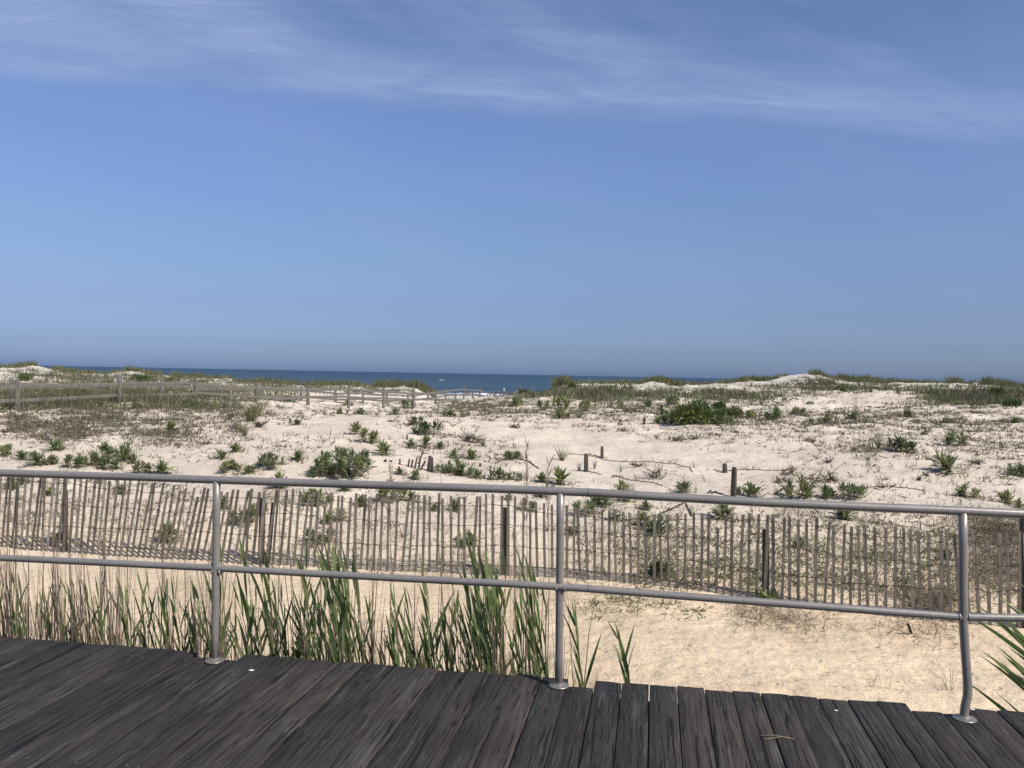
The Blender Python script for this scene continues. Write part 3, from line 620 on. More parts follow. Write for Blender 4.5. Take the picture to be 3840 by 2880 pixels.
def all_plants():
    L=[]
    for r,ls in PL.items():
        ox,oy,s=OFF[r]
        for (cx,cy,w,t) in ls:
            if t: L.append((ox+cx/s,oy+cy/s,w/s,t))
    out=[]
    for x,y,w,t in L:
        p=hit(x,y-1)
        if p is None: continue
        out.append((x,y,w,t,p))
    zones=[(2080,9999,'low between the slats'),(1860,2080,'in the slat tops row'),(1760,1860,'behind the top rail'),(1690,1760,'just above the top rail'),(1620,1690,'on the middle slope'),(1560,1620,'level with the hollow lip'),(1500,1560,'before the far dunes'),(0,1500,'at the far dunes foot')]
    for lo,hi,txt in zones:
        zz=sorted([q for q in out if lo<=q[1]<hi]); 
        for i,(x,y,w,t,p) in enumerate(zz):
            wm=w*p.y/FPX
            if t=='s' and wm>.55: t='m'
            if t=='m' and wm>.85: t='l'
            sc=wm/SIZ[t]*1.42; sc=min(max(sc,.6),3.4)
            nm={'s':'leafy green rosette','m':'green leafy clump','l':'broad green leafy clump','x':'huge bushy green clump','d':'dark green leafy clump'}[t]
            o=empty('dune_plant',p,'%s, %s plant from left %s'%(nm,ORD[i],txt),'plant','leafy green plants growing on the dunes',random.uniform(0,6.28),(sc,sc,sc*random.uniform(.95,1.25)))
            a,b,c=random.choice(ROS[t]); obj('leaves',a,None,o); obj('dead_leaves',b,None,o); obj('stems',c,None,o)
    return out
PLANTS=all_plants()

def shrub(px,py,wpx,hpx,label,dens=1.,m='shrub',ls=.11):
    p=hit(px,py-1)
    if p is None: return
    w=wpx*p.y/FPX; h=hpx*p.y/FPX; o=empty('leafy_shrub',p,label,'shrub')
    n=int(1500*dens); lob=[(rng.uniform(-.34,.34)*w,rng.uniform(-.3,.3)*w*.6,rng.uniform(.3,.62)*h,rng.uniform(.16,.26)*w) for _ in range(9)]+[(0,0,.5*h,.3*w)]
    V=[]
    k=rng.integers(0,len(lob),n); lb=np.array(lob)[k]; d=unit(rng.normal(0,1,(n,3))); rr=rng.uniform(.55,1.05,n)
    P=lb[:,:3]+d*np.stack([lb[:,3],lb[:,3],np.minimum(lb[:,3],h*.5)],1)*rr[:,None]; P[:,2]=np.maximum(P[:,2],.02)
    D=unit(d+np.array([0,0,.5])+rng.normal(0,.5,(n,3))); L=U(.6,1.3,n)*ls*max(w,.8)**.5
    V,F=blades(P,D,rng.normal(0,.15,(n,3)),L,L*.30,unit(np.cross(D,rng.normal(0,1,(n,3)))),3,[.3,1,.8,.05])
    obj('leaves',npmesh('leaves',V,F),m,o)
    mb=MB()
    for q in lob:
        mb.tube([(0,0,-.05),(q[0]*.5,q[1]*.5,q[2]*.5),(q[0],q[1],q[2])],[.02,.013,.006],5)
    mb.build('branches','post',o)
def ox(r,x,y): a,b,s=OFF[r]; return a+x/s,b+y/s
for (r,cx,cy,w,h,lb,dn) in [(3,1560,634,350,190,'big rounded dark green bush standing behind the bright sand hollow',2.2),(3,1760,628,170,120,'lower right lobe bush beside the big dark green bush',1.),(3,1880,560,230,80,'low spreading green bush up the slope from the big bush',1.),(3,1790,500,120,60,'small dark bush above the low spreading bush',.7),
    (4,1990,410,160,80,'dark green bush at the foot of the far right dune',.9),(4,2100,470,130,60,'dark green bush at the right edge near the far dune',.8),(4,1420,388,90,35,'tiny dark bush below the long far dune',.4),
    (1,1180,265,140,60,'dark bush on the left dune behind the tallest fence post',.7),(1,1270,275,90,60,'small round dark bush right of the tallest fence post',.6),(1,220,250,110,60,'dark bush on the left dune above the doubled fence posts',.6),(1,210,285,90,40,'low dark bush touching the left split rail fence',.5),(1,440,245,70,40,'tiny dark bush near the left dune crest',.4),(1,1480,275,110,40,'low dark bush between two split rail posts',.5),(1,720,370,110,60,'green bush seen under the upper split rail',.6),(2,1010,545,10,8,'',0.),(2,2190,350,90,45,'green bush beside the person on the beach path',.6),(3,90,375,110,50,'dark blue-green bush at the gap in the dunes',.7),(3,520,335,80,50,'grey-green bush below the gap dune crest',.5),
    (6,290,850,230,200,'bright green leafy weed growing up beside the boardwalk edge',0.)]:
    if dn: shrub(*ox(r,cx,cy),w/OFF[r][2],h/OFF[r][2],lb,dn)

# grass tussocks ----------------------------------------------------------
def tussock_mesh(seed,n,h,spread,lean=0.,w=.008):
    g=np.random.default_rng(seed); az=g.uniform(0,6.28,n); r=spread*.3*np.sqrt(g.uniform(0,1,n)); P=np.stack([r*np.cos(az),r*np.sin(az),np.full(n,-.02)],1)
    a2=az+g.normal(0,.5,n); el=np.clip(g.normal(1.25,.18,n),.6,1.55); D=unit(angs(a2,el)+np.array([lean,0,0])); B=np.stack([np.cos(a2)*.25+lean*.5,np.sin(a2)*.25,-g.uniform(.02,.3,n)],1)
    return blades(P,D,B,h*g.uniform(.5,1.05,n),np.full(n,w)*g.uniform(.7,1.3,n),unit(np.cross(D,g.normal(0,1,(n,3)))),4,[1,.95,.8,.5,.05])
TU=[]
for i in range(4):
    me=npmesh('blades',*tussock_mesh(60+i,90,1.,.3,(-.15,-.1,.1,-.2)[i],.014)); me.materials.append(MT['grass']); TU.append(me)
SP=npmesh('blades',*tussock_mesh(90,13,1.,.5,-.12,.012)); SP.materials.append(MT['grass'])
def tussock(r,cx,cy,hpx,label,wd=1.,m=None):
    x,y=ox(r,cx,cy); p=hit(x,y-1)
    if p is None: return
    h=hpx/OFF[r][2]*p.y/FPX; me=SP if r>=7 and cx>450 else random.choice(TU)
    o=empty('beach_grass_tussock',p,label,'grass tuft','beach grass tussocks',random.uniform(-.6,.6),(h*wd*1.1,h*wd*1.1,h*1.05)); c=obj('blades',me,None,o)
for a in [(1,2170,600,290,'tallest yellow-green grass tussock, at the right end of the left slope',.9),(2,15,560,220,'brown-green grass tussock directly right of the tallest tussock',.8),(1,2120,720,180,'bent brown grass tussock hanging below the tallest tussock',.8),(2,1790,575,130,'grass tussock standing alone left of the dune gap ground',.7),(3,430,940,190,'arching green grass tuft in the open sand hollow',.8),(3,590,592,140,'leaning olive grass tussock on the lip behind the sand hollow',.7),(3,120,565,90,'short grass tussock at the left lip of the sand hollow',.8),(3,215,570,80,'dry bent grass tussock near the left lip of the hollow',1.),(3,580,1025,110,'thin grass tuft by the thick old stub post',.5),(3,715,995,120,'sparse thin grass tuft right of the thick stub post',.4),(3,940,1032,100,'faint thin grass tuft in the middle of the sand slope',.4),(2,1965,820,150,'straw-coloured grass tuft on the mound right of the dark plant',.6),(4,960,840,210,'tall pale dry grass stalks left of the dark right-hand clump',.45),(4,745,845,90,'short brown grass tuft on the right slope',.8),(3,1000,540,110,'dry brown grass tuft behind the hollow',1.),(3,2060,320,150,'',.9),(3,1250,750,80,'sparse dry stalks at the right of the sand hollow',.8),(3,1420,775,60,'low brown grass tuft at the right of the sand hollow',1.5),(4,840,600,60,'brown grass tuft on the right middle slope',.8),(8,890,1160,170,'small green grass tuft on the path just past the boards',.7),(8,770,1170,200,'thin bent grass blades behind the boards left of the bent post',.7),(8,1340,1290,420,'tall thin grass blades beside the bent post foot',.5),(6,1240,915,330,'pale green grass tuft at the board ends between the reeds',.45),(7,190,975,300,'bright green grass at the board ends left of the middle post',.6),(7,480,1060,260,'thin grass in the notch right of the middle post',.6),(7,640,1010,200,'fine grass tuft behind the board ends right of the middle post',.6),(6,1830,950,260,'dense green grass base of the reed clump by the middle post',.6),(1,2010,560,90,'short grass tuft near the end of the fence slope',1.),(4,870,950,80,'small dry grass tuft in the right hollow',.9),(4,1370,935,70,'tiny brown grass tuft left of the spiky right rosette',.8)]:
    if a[4]: tussock(*a[:5],wd=a[5])

# dead seed-head weeds and other stuff -------------------------------------
def inzone(poly,n):
    P=np.array(poly,float); lo=P.min(0); hi=P.max(0); out=[]
    while len(out)<n:
        q=rng.uniform(lo,hi,(n*2,2)); ins=np.zeros(len(q),bool); j=len(P)-1
        for i in range(len(P)):
            c=((P[i,1]>q[:,1])!=(P[j,1]>q[:,1]))&(q[:,0]<(P[j,0]-P[i,0])*(q[:,1]-P[i,1])/(P[j,1]-P[i,1]+1e-12)+P[i,0]); ins^=c; j=i
        out+=q[ins].tolist()
    return np.array(out[:n])
def inside(q,P):
    P=np.array(P,float); ins=np.zeros(len(q),bool); j=len(P)-1
    for i in range(len(P)):
        c=((P[i,1]>q[:,1])!=(P[j,1]>q[:,1]))&(q[:,0]<(P[j,0]-P[i,0])*(q[:,1]-P[i,1])/(P[j,1]-P[i,1]+1e-12)+P[i,0]); ins^=c; j=i
    return ins
BARE=[[ox(4,a,b) for a,b in ((250,420),(800,365),(1300,390),(1000,470),(100,505))],[ox(3,a,b) for a,b in ((0,655),(900,690),(1500,790),(1700,900),(900,900),(300,840),(0,790))],[ox(2,a,b) for a,b in ((1650,600),(2212,620),(2212,760),(1900,690))],[ox(2,a,b) for a,b in ((0,640),(560,570),(1250,600),(1200,640),(900,640),(500,720),(0,740))],[ox(4,a,b) for a,b in ((1700,545),(2212,480),(2212,560),(1720,610))]]
def debare(q):
    k=np.ones(len(q),bool)
    for b in BARE: k&=~(inside(q,b)&(rng.uniform(0,1,len(q))<.85))
    return q[k]
def scatter(zones,clump=.5):
    pts=[]
    for poly,n in zones:
        n=int(n*1.35); q=inzone(poly,int(n*2.2)); keep=(fbm(q[:,0]/70,q[:,1]/28,3,77)*clump+rng.uniform(-1,1,len(q))*(1-clump))>-.12
        q=q[keep][:n]; q=debare(q+rng.normal(0,1,q.shape)*np.array([45.,np.interp(np.mean([a[1] for a in poly]),[1400,1500,1700,2400],[4,9,22,30])])); h=hits(q[:,0],q[:,1]); pts.append(h[~np.isnan(h[:,0])])
    return np.concatenate(pts)
def tufts(P,nb,h,w,elm=1.2,els=.3,spread=.05,bend=.25,dist_w=True,seg=2):
    n=len(P); N=n*nb; Q=np.repeat(P,nb,0); dist=Q[:,1]; az=U(0,6.28,N); r=spread*rng.uniform(0,1,N)**.5; Q=Q+np.stack([r*np.cos(az),r*np.sin(az),np.full(N,-.01)],1)
    el=np.clip(rng.normal(elm,els,N),.05,1.57); D=angs(az+rng.normal(0,.6,N),el); B=np.stack([D[:,0]*bend,D[:,1]*bend,-U(0,bend,N)],1)
    L=np.repeat(U(.5,1.2,n),nb)*U(.5,1.1,N)*h; W_=w*U(.6,1.3,N)*(np.clip(dist/18,.6,2.6) if dist_w else 1)
    S_=unit(np.cross(D,rng.normal(0,1,(N,3)))); return blades(Q,D,B,L,W_,S_,seg,np.interp(np.linspace(0,1,seg+1),[0,.5,1],[1,.8,.15]))
def stuff(name,parts,m,label,cat): 
    o=obj(name,npmesh(name,*join(parts)),m); return tag(o,label,cat,kind='stuff')
def Z(r,poly): return [ox(r,a,b) for a,b in poly]
# dry brown weeds on the slopes
zones=[(Z(1,[(0,460),(900,440),(1000,560),(900,700),(700,760),(400,780),(100,700),(0,560)]),1150),
 (Z(1,[(900,500),(1500,480),(1800,600),(1700,760),(1400,800),(1100,780),(900,700)]),620),
 (Z(1,[(300,780),(1900,780),(1900,900),(300,900)]),70),(Z(1,[(900,430),(2212,430),(2212,560),(900,500)]),520),(Z(1,[(1900,500),(2212,500),(2212,800),(1900,760)]),130),
 (Z(2,[(0,430),(560,430),(560,640),(0,640)]),150),(Z(2,[(560,470),(2212,400),(2212,590),(560,560)]),900),(Z(2,[(1560,390),(2212,370),(2212,500),(1560,500)]),900),
 (Z(2,[(1250,600),(1700,600),(2200,760),(2200,1100),(1500,900),(1200,780)]),160),(Z(2,[(0,740),(800,740),(800,860),(0,860)]),50),
 (Z(3,[(0,380),(1300,380),(2212,430),(2212,640),(1300,600),(0,590)]),1500),(Z(3,[(0,600),(2212,640),(2212,790),(1200,760),(900,680),(0,640)]),170),(Z(3,[(900,680),(2212,700),(2212,1200),(500,1150)]),36),
 (Z(4,[(0,380),(800,360),(2212,400),(2212,660),(800,640),(0,640)]),1700),(Z(4,[(0,620),(2212,620),(2212,900),(900,900),(300,760),(0,720)]),620),(Z(4,[(300,760),(2212,860),(2212,1260),(0,1230)]),230),
 (Z(4,[(0,1330),(2212,1380),(2212,1640),(0,1560)]),330),(Z(3,[(500,1290),(2212,1330),(2212,1640),(500,1640)]),240),(Z(2,[(0,1180),(2212,1200),(2212,1640),(0,1640)]),200),(Z(1,[(0,1080),(1830,1080),(1830,1640),(0,1640)]),330),
 (Z(8,[(0,0),(1896,0),(1896,440),(1000,420),(0,380)]),520),(Z(7,[(380,0),(1896,0),(1896,360),(380,280)]),330),(Z(6,[(0,0),(1896,0),(1896,230),(0,190)]),120)]
Pw=scatter(zones,.38); rng.shuffle(Pw); k=len(Pw)//2
_pp=[]
for (x_,y_,w_,t_,p_) in PLANTS:
    rr=w_*p_.y/FPX*.75; m_=random.randint(5,12); aa=U(0,6.28,m_); r_=rr*np.sqrt(U(.1,1.6,m_)); X_=p_.x+r_*np.cos(aa); Y_=p_.y+r_*np.sin(aa); _pp.append(np.stack([X_,Y_,terr(X_,Y_)],1))
Pn=np.concatenate(_pp)
stuff('dry_weeds',[tufts(Pn[::2],5,.26,.009,1.25,.3,.04),tufts(Pn[1::2],7,.13,.014,.7,.5,.08,.3),tufts(Pw[:k],5,.22,.011,1.2,.35,.06),tufts(Pw[k:],9,.15,.017,.5,.45,.11,.3)],'weed','dry brown weeds and stubble scattered over the dune slopes','weeds')
# taller green/brown mass of the farther dune ground
zb=[([(0,1400),(350,1408),(800,1428),(1100,1450),(1100,1500),(600,1500),(0,1505)],1500),([(0,1388),(120,1388),(700,1428),(1500,1462),(1600,1480),(1200,1480),(600,1440),(0,1410)],650),
 ([(2050,1458),(2500,1475),(2900,1478),(2900,1500),(2300,1498),(1950,1490)],1300),([(2880,1455),(3200,1455),(3200,1465),(2880,1468)],180),([(3480,1476),(3640,1462),(3840,1480),(3840,1512),(3640,1508),(3480,1498)],1500),([(3040,1420),(3160,1445),(3100,1470),(3040,1455)],260),([(3200,1445),(3500,1455),(3500,1475),(3200,1470)],200),([(0,1500),(500,1500),(950,1505),(950,1520),(0,1530)],700),([(1950,1470),(2120,1455),(2160,1480),(1950,1490)],200)]
Pb=scatter(zb,.55); rng.shuffle(Pb); k=len(Pb)//2; k2=len(Pb)*4//5
stuff('dune_vegetation',[tufts(Pb[:k],8,.50,.014,1.2,.3,.2,.2)],'weed','brown and olive plant cover on the ground before the far dunes','dune vegetation')
stuff('dune_grass_cover',[tufts(Pb[k:k2],8,.46,.013,1.2,.3,.2,.25)],'grassg','olive green grassy cover on the ground before the far dunes','dune vegetation')
stuff('dune_greenery',[tufts(Pb[k2:],7,.36,.020,.95,.45,.16,.2)],'shrub','dark green leafy cover on the ground before the far dunes','dune vegetation')
# crest beach grass
def crest_grass():
    seg=[(-60,30,12,.5),(30,130,26,.55),(200,350,30,.5),(350,470,14,.4),(470,600,40,.55),(640,760,34,.6),(760,880,22,.45),(880,960,16,.4),(950,1120,60,.65),(1120,1180,10,.5),(1180,1345,56,.7),(1345,1400,8,.5),(1400,1505,46,.75),(1500,1540,12,.6),(1540,1625,60,.85),(2085,2130,44,1.15),(2130,2200,16,.6),(2200,2420,46,.6),(2430,2560,60,.65),(2560,2700,22,.45),(2700,2800,26,.5),(2780,2880,50,.65),(2880,2960,14,.5),(3040,3070,14,.75),(3070,3140,30,.55),(3150,3260,60,.75),(3260,3420,50,.6),(3420,3520,26,.55),(3520,3560,6,.5),(3560,3600,26,.85),(3600,3700,10,.5),(3690,3800,70,.85),(3800,3920,30,.6)]
    for cls,m,nm in ((0,'grass','yellowish beach grass lining the crests of the far dunes'),(1,'grassg','green beach grass lining the crests of the far dunes')):
        P=[];Hh=[]
        for a,b,n,h in seg:
            n=int(n*2.6)
            x=U(a,b,n); D=U(76,83,n); r=ray(x,np.full(n,1430.)); X=r[:,0]*D; P.append(np.stack([X,D,terr(X,D)],1)); Hh.append(np.full(n,h))
        P=np.concatenate(P);Hh=np.concatenate(Hh); parts=[]
        for h in np.unique(Hh):
            parts.append(tufts(P[Hh==h],14,h*1.05,.013,1.32,.2,.20,.3,seg=3))
        stuff('beach_grass',parts,m,nm,'beach grass')
    q=scatter([([(0,1380),(700,1415),(1600,1455),(1600,1475),(700,1440),(0,1405)],700),([(2120,1442),(2900,1430),(2900,1470),(2120,1475)],420),([(3050,1425),(3840,1450),(3840,1475),(3050,1465)],420),([(1400,1510),(2100,1470),(2800,1480),(2800,1540),(1700,1560)],500)],.5)
    stuff('sparse_dune_grass',[tufts(q,7,.34,.008,1.25,.25,.1,.3,seg=3)],'grass','sparse dry grass on the faces of the far dunes','beach grass')
crest_grass()
# low green weeds behind the fence on the right, and at its foot
zg=[(Z(8,[(0,0),(1400,0),(1400,300),(0,300)]),420),(Z(7,[(800,0),(1896,0),(1896,330),(900,300)]),330),(Z(3,[(900,1450),(2212,1480),(2212,1650),(900,1650)]),70),(Z(4,[(0,1480),(1700,1560),(1700,1650),(0,1650)]),150),(Z(7,[(600,380),(1400,420),(1400,520),(600,480)]),60),(Z(4,[(1740,1430),(2212,1500),(2212,1640),(1740,1600)]),90)]
Pg=scatter(zg,.65)
stuff('low_green_weeds',[tufts(Pg,9,.085,.016,.6,.45,.05,.15,False)],'golden','low green weeds spreading on the sand behind the slat fence','weeds')
# brushwood: brown twiggy brush near the bent post and along the fence foot
zt=[(Z(4,[(1740,1430),(2212,1470),(2212,1650),(1740,1600)]),520),(Z(8,[(1490,0),(1896,0),(1896,330),(1490,250)]),520),(Z(8,[(1050,380),(1400,400),(1400,470),(1050,450)]),260),(Z(8,[(0,480),(520,560),(300,640),(0,600)]),80),(Z(7,[(1650,480),(1896,500),(1896,600),(1700,560)]),60),(Z(8,[(800,590),(1400,620),(1400,700),(850,650)]),60),(Z(7,[(400,400),(1200,430),(1200,520),(400,480)]),90)]
Pt=scatter(zt,.2)
stuff('dry_brush',[tufts(Pt,6,.20,.005,.7,.5,.08,.5,False,4)],'dead','dry brown twiggy brush lying along the foot of the slat fence','dry brush')
# litter and shells
zl=[(Z(7,[(380,400),(1896,460),(1896,1070),(560,1000)]),700),(Z(8,[(0,560),(1896,660),(1896,1250),(0,1100)]),800),(Z(5,[(0,140),(1896,240),(1896,800),(0,700)]),500),(Z(6,[(0,240),(1896,340),(1896,950),(0,820)]),600),(Z(3,[(0,640),(2212,680),(2212,1640),(0,1640)]),800),(Z(4,[(0,640),(2212,640),(2212,1640),(0,1640)]),1300),(Z(2,[(0,560),(2212,590),(2212,1640),(0,1640)]),1000),(Z(1,[(0,760),(2212,600),(2212,1640),(0,1640)]),1000),(Z(3,[(0,590),(2212,640),(2212,660),(0,620)]),160)]
Pl=scatter(zl,.5)
stuff('dry_litter',[tufts(Pl,4,.055,.011,.15,.15,.05,.05,True,1)],'litter','small dark bits of dry plant litter strewn on the sand','litter')
Ps=scatter([(Z(7,[(500,480),(1896,520),(1896,1070),(560,1000)]),420),(Z(8,[(0,640),(1896,720),(1896,1250),(0,1100)]),430),(Z(8,[(0,200),(1400,200),(1400,450),(0,400)]),120),(Z(5,[(0,200),(1896,260),(1896,800),(0,700)]),160),(Z(6,[(0,300),(1896,360),(1896,950),(0,820)]),240)],.2)
def shells(P,s):
    n=len(P); Q=P+np.array([0,0,.004]); az=U(0,6.28,n); D=angs(az,U(0,.4,n)); return blades(Q,D,np.tile([0,0,-.2],(n,1)),U(.5,1.3,n)*s,U(.4,.9,n)*s,unit(np.cross(D,[0,0,1.]+rng.normal(0,.3,(n,3)))),2,[.6,1,.4])
stuff('shell_fragments',[shells(Ps,.017)],'shell','small white broken shell pieces on the sand path','shell fragments')

# reeds by the boardwalk -----------------------------------------------------
def edgeD(X): return 4.607-.151*X
def reed(bx,tx,ty,D,nl,label,group,leafL=.42,leafW=.026,dirn=-1):
    ye=2397+.0729*bx; a=pt(bx,ye,D); b=pt(tx,ty,D); 
    g=-1.02; t=(a-b); base=a+t*((a.z-g)/max(b.z-a.z,.05))*-1. if False else None
    lean=(b.x-a.x)/max(b.z-a.z,.2); base=Vector((a.x-lean*(a.z-g)*.8,D,float(terr(a.x,D)))); top=Vector((a.x+(b.x-a.x)*.55,D,a.z+(b.z-a.z)*.72))
    o=empty('green_reed',base,label,'reed',group)
    n=7; P=[base+(top-base)*(i/(n-1))+Vector((.012*math.sin(i*1.3+bx),.01*math.cos(i*2.1+bx),0)) for i in range(n)]
    P=[p-base for p in P]; mb=MB(); mb.tube([tuple(p) for p in P],[.0046,.0044,.004,.0037,.0033,.0027,.0015],6); mb.build('stem','reedstem',o,True)
    Hs=(top-base).z; k=np.arange(nl); f=.30+.70*(k+.6)/nl; f=np.clip(f+rng.normal(0,.02,nl),0,1)
    Pa=np.array([[q.x,q.y,q.z] for q in P]); tt=np.linspace(0,1,n); Pb=np.stack([np.interp(f,tt,Pa[:,i]) for i in range(3)],1)
    side=np.where(rng.uniform(0,1,nl)<.84,dirn,-dirn); tilt=U(.06,.42,nl)*np.interp(f,[.3,1],[1.1,.6]); yaw=rng.normal(0,.45,nl)
    D_=np.stack([side*np.sin(tilt)*np.cos(yaw),np.sin(tilt)*np.sin(yaw),np.cos(tilt)],1)
    tipd=(b-base); D_[-1]=unit(np.array([tipd.x-Pa[-1,0],.03,tipd.z-Pa[-1,2]])[None])[0]
    B=np.stack([side*U(.0,.15,nl),rng.normal(0,.05,nl),-U(0,.18,nl)],1)
    L=leafL*U(.6,1.15,nl)*np.interp(f,[.3,.6,1],[.75,1.05,.8]); L[-1]=max(.12,(Vector((tipd.x-Pa[-1,0],0,tipd.z-Pa[-1,2]))).length); B[-1]*=.2
    Sd=unit(np.cross(D_,np.stack([rng.normal(0,.5,nl),np.ones(nl),rng.normal(0,.3,nl)],1)))
    V,F=blades(Pb,D_,B,L,leafW*U(.6,1.2,nl),Sd,6,[.35,.8,1,.95,.7,.38,.04]); obj('leaves',npmesh('leaves',V,F),'reed',o)
RD={5:[(30,0,330),(45,60,380),(160,45,130),(175,100,140),(190,120,300),(290,240,360),(380,290,230),(400,440,190),(410,370,300),(500,520,500),(650,540,200),(660,600,190),(760,680,180),(790,720,330),(880,880,470),(955,840,200),(970,900,260),(1155,1080,340),(1345,1245,190),(1340,1220,310),(1350,1270,560),(1475,1400,250),(1490,1440,380),(1555,1400,240),(1640,1520,-20),(1650,1600,-90),(1840,1690,220),(1850,1760,-60),(1870,1790,90),(590,590,560),(130,140,400)],
 6:[(110,10,40),(120,20,330),(160,50,-30),(165,100,200),(235,200,420),(375,255,370),(385,330,50),(395,370,-100),(490,430,430),(500,380,270),(520,520,180),(585,490,-120),(600,530,60),(620,560,-150),(640,600,-60),(660,640,120),(700,560,-20),(720,660,240),(745,620,-80),(790,700,60),(830,640,300),(850,820,250),(860,840,640),(1010,950,490),(1035,960,560),(1100,1010,540),(1110,1060,420),(1165,1010,310),(1170,1110,310),(1310,1205,60),(1305,1210,420),(1330,1330,490),(1460,1430,680),(1500,1450,600),(1590,1440,370),(1600,1480,330),(1660,1500,-20),(1680,1560,-100),(1700,1600,-130),(1720,1590,120),(1740,1640,-60),(1760,1700,-20),(1775,1720,180),(1800,1780,60),(1820,1790,250),(1850,1830,-60),(950,960,640)],
 7:[(190,100,380),(200,20,-60),(215,90,-40),(250,150,160),(265,210,200),(180,170,400),(70,60,180),(515,390,380),(522,440,345),(520,470,650),(850,695,515),(856,760,470),(850,785,720)]}
def build_reeds():
    L=[]
    for r,ls in RD.items():
        ox_,oy,s=OFF[r]
        for bx,tx,ty in ls: L.append((ox_+bx/s,ox_+tx/s,oy+ty/s))
    for lo,hi,n in ((-20,780,16),(830,2080,30)):
        for _ in range(n): b=random.uniform(lo,hi); L.append((b,b+random.gauss(-35,30),random.uniform(2080,2330)))
    L.sort(); secs=[(-99,805,'left of the left railing post'),(805,2102,'between the left and middle railing posts'),(2102,3600,'right of the middle railing post')]
    for lo,hi,txt in secs:
        zz=[q for q in L if lo<=q[0]<hi]
        for i,(bx,tx,ty) in enumerate(zz):
            D=edgeD(ray(bx,2480)[0]*4.9)+random.uniform(.22,.75); tall=ty<2080
            reed(bx,tx,ty,D,random.randint(7,9) if tall else random.randint(5,7),'%s green reed, %s from the left among those %s'%('tall' if tall else 'short',ORD[i],txt),'green reeds growing behind the boardwalk edge',.45 if tall else .34,.022 if tall else .0165)
    # the big clump at the right edge of the picture
    for i,(bx,tx,ty,D) in enumerate([(4010,3760,2350,4.75),(4060,3830,2340,4.9),(4110,3900,2300,5.1)]):
        a=pt(bx,2780,D); base=Vector((a.x,D,float(terr(a.x,D)))); o=empty('green_reed',base,'%s broad-leaved reed at the right edge beyond the bent post'%['left','middle','right'][i],'reed','green reeds growing behind the boardwalk edge')
        mb=MB(); mb.tube([(0,0,-.02),(-.02,0,.5),(-.06,0,.95)],[.007,.006,.004],7); mb.build('stem','reedstem',o,True)
        nl=20; f=U(.45,1,nl); P=np.stack([-.06*f,0*f,.95*f],1); tilt=U(.1,.85,nl); side=np.where(U(0,1,nl)<.85,-1,1); yaw=rng.normal(0,.4,nl)
        D_=np.stack([side*np.sin(tilt)*np.cos(yaw),np.sin(tilt)*np.sin(yaw),np.cos(tilt)],1); B=np.stack([side*U(.05,.2,nl),0*f,-U(0,.15,nl)],1)
        V,F=blades(P,D_,B,U(.45,.75,nl),U(.03,.042,nl),unit(np.cross(D_,np.stack([rng.normal(0,.4,nl),np.ones(nl),rng.normal(0,.3,nl)],1))),6,[.4,.85,1,.95,.7,.38,.04]); obj('leaves',npmesh('leaves',V,F),'reed',o)
build_reeds()
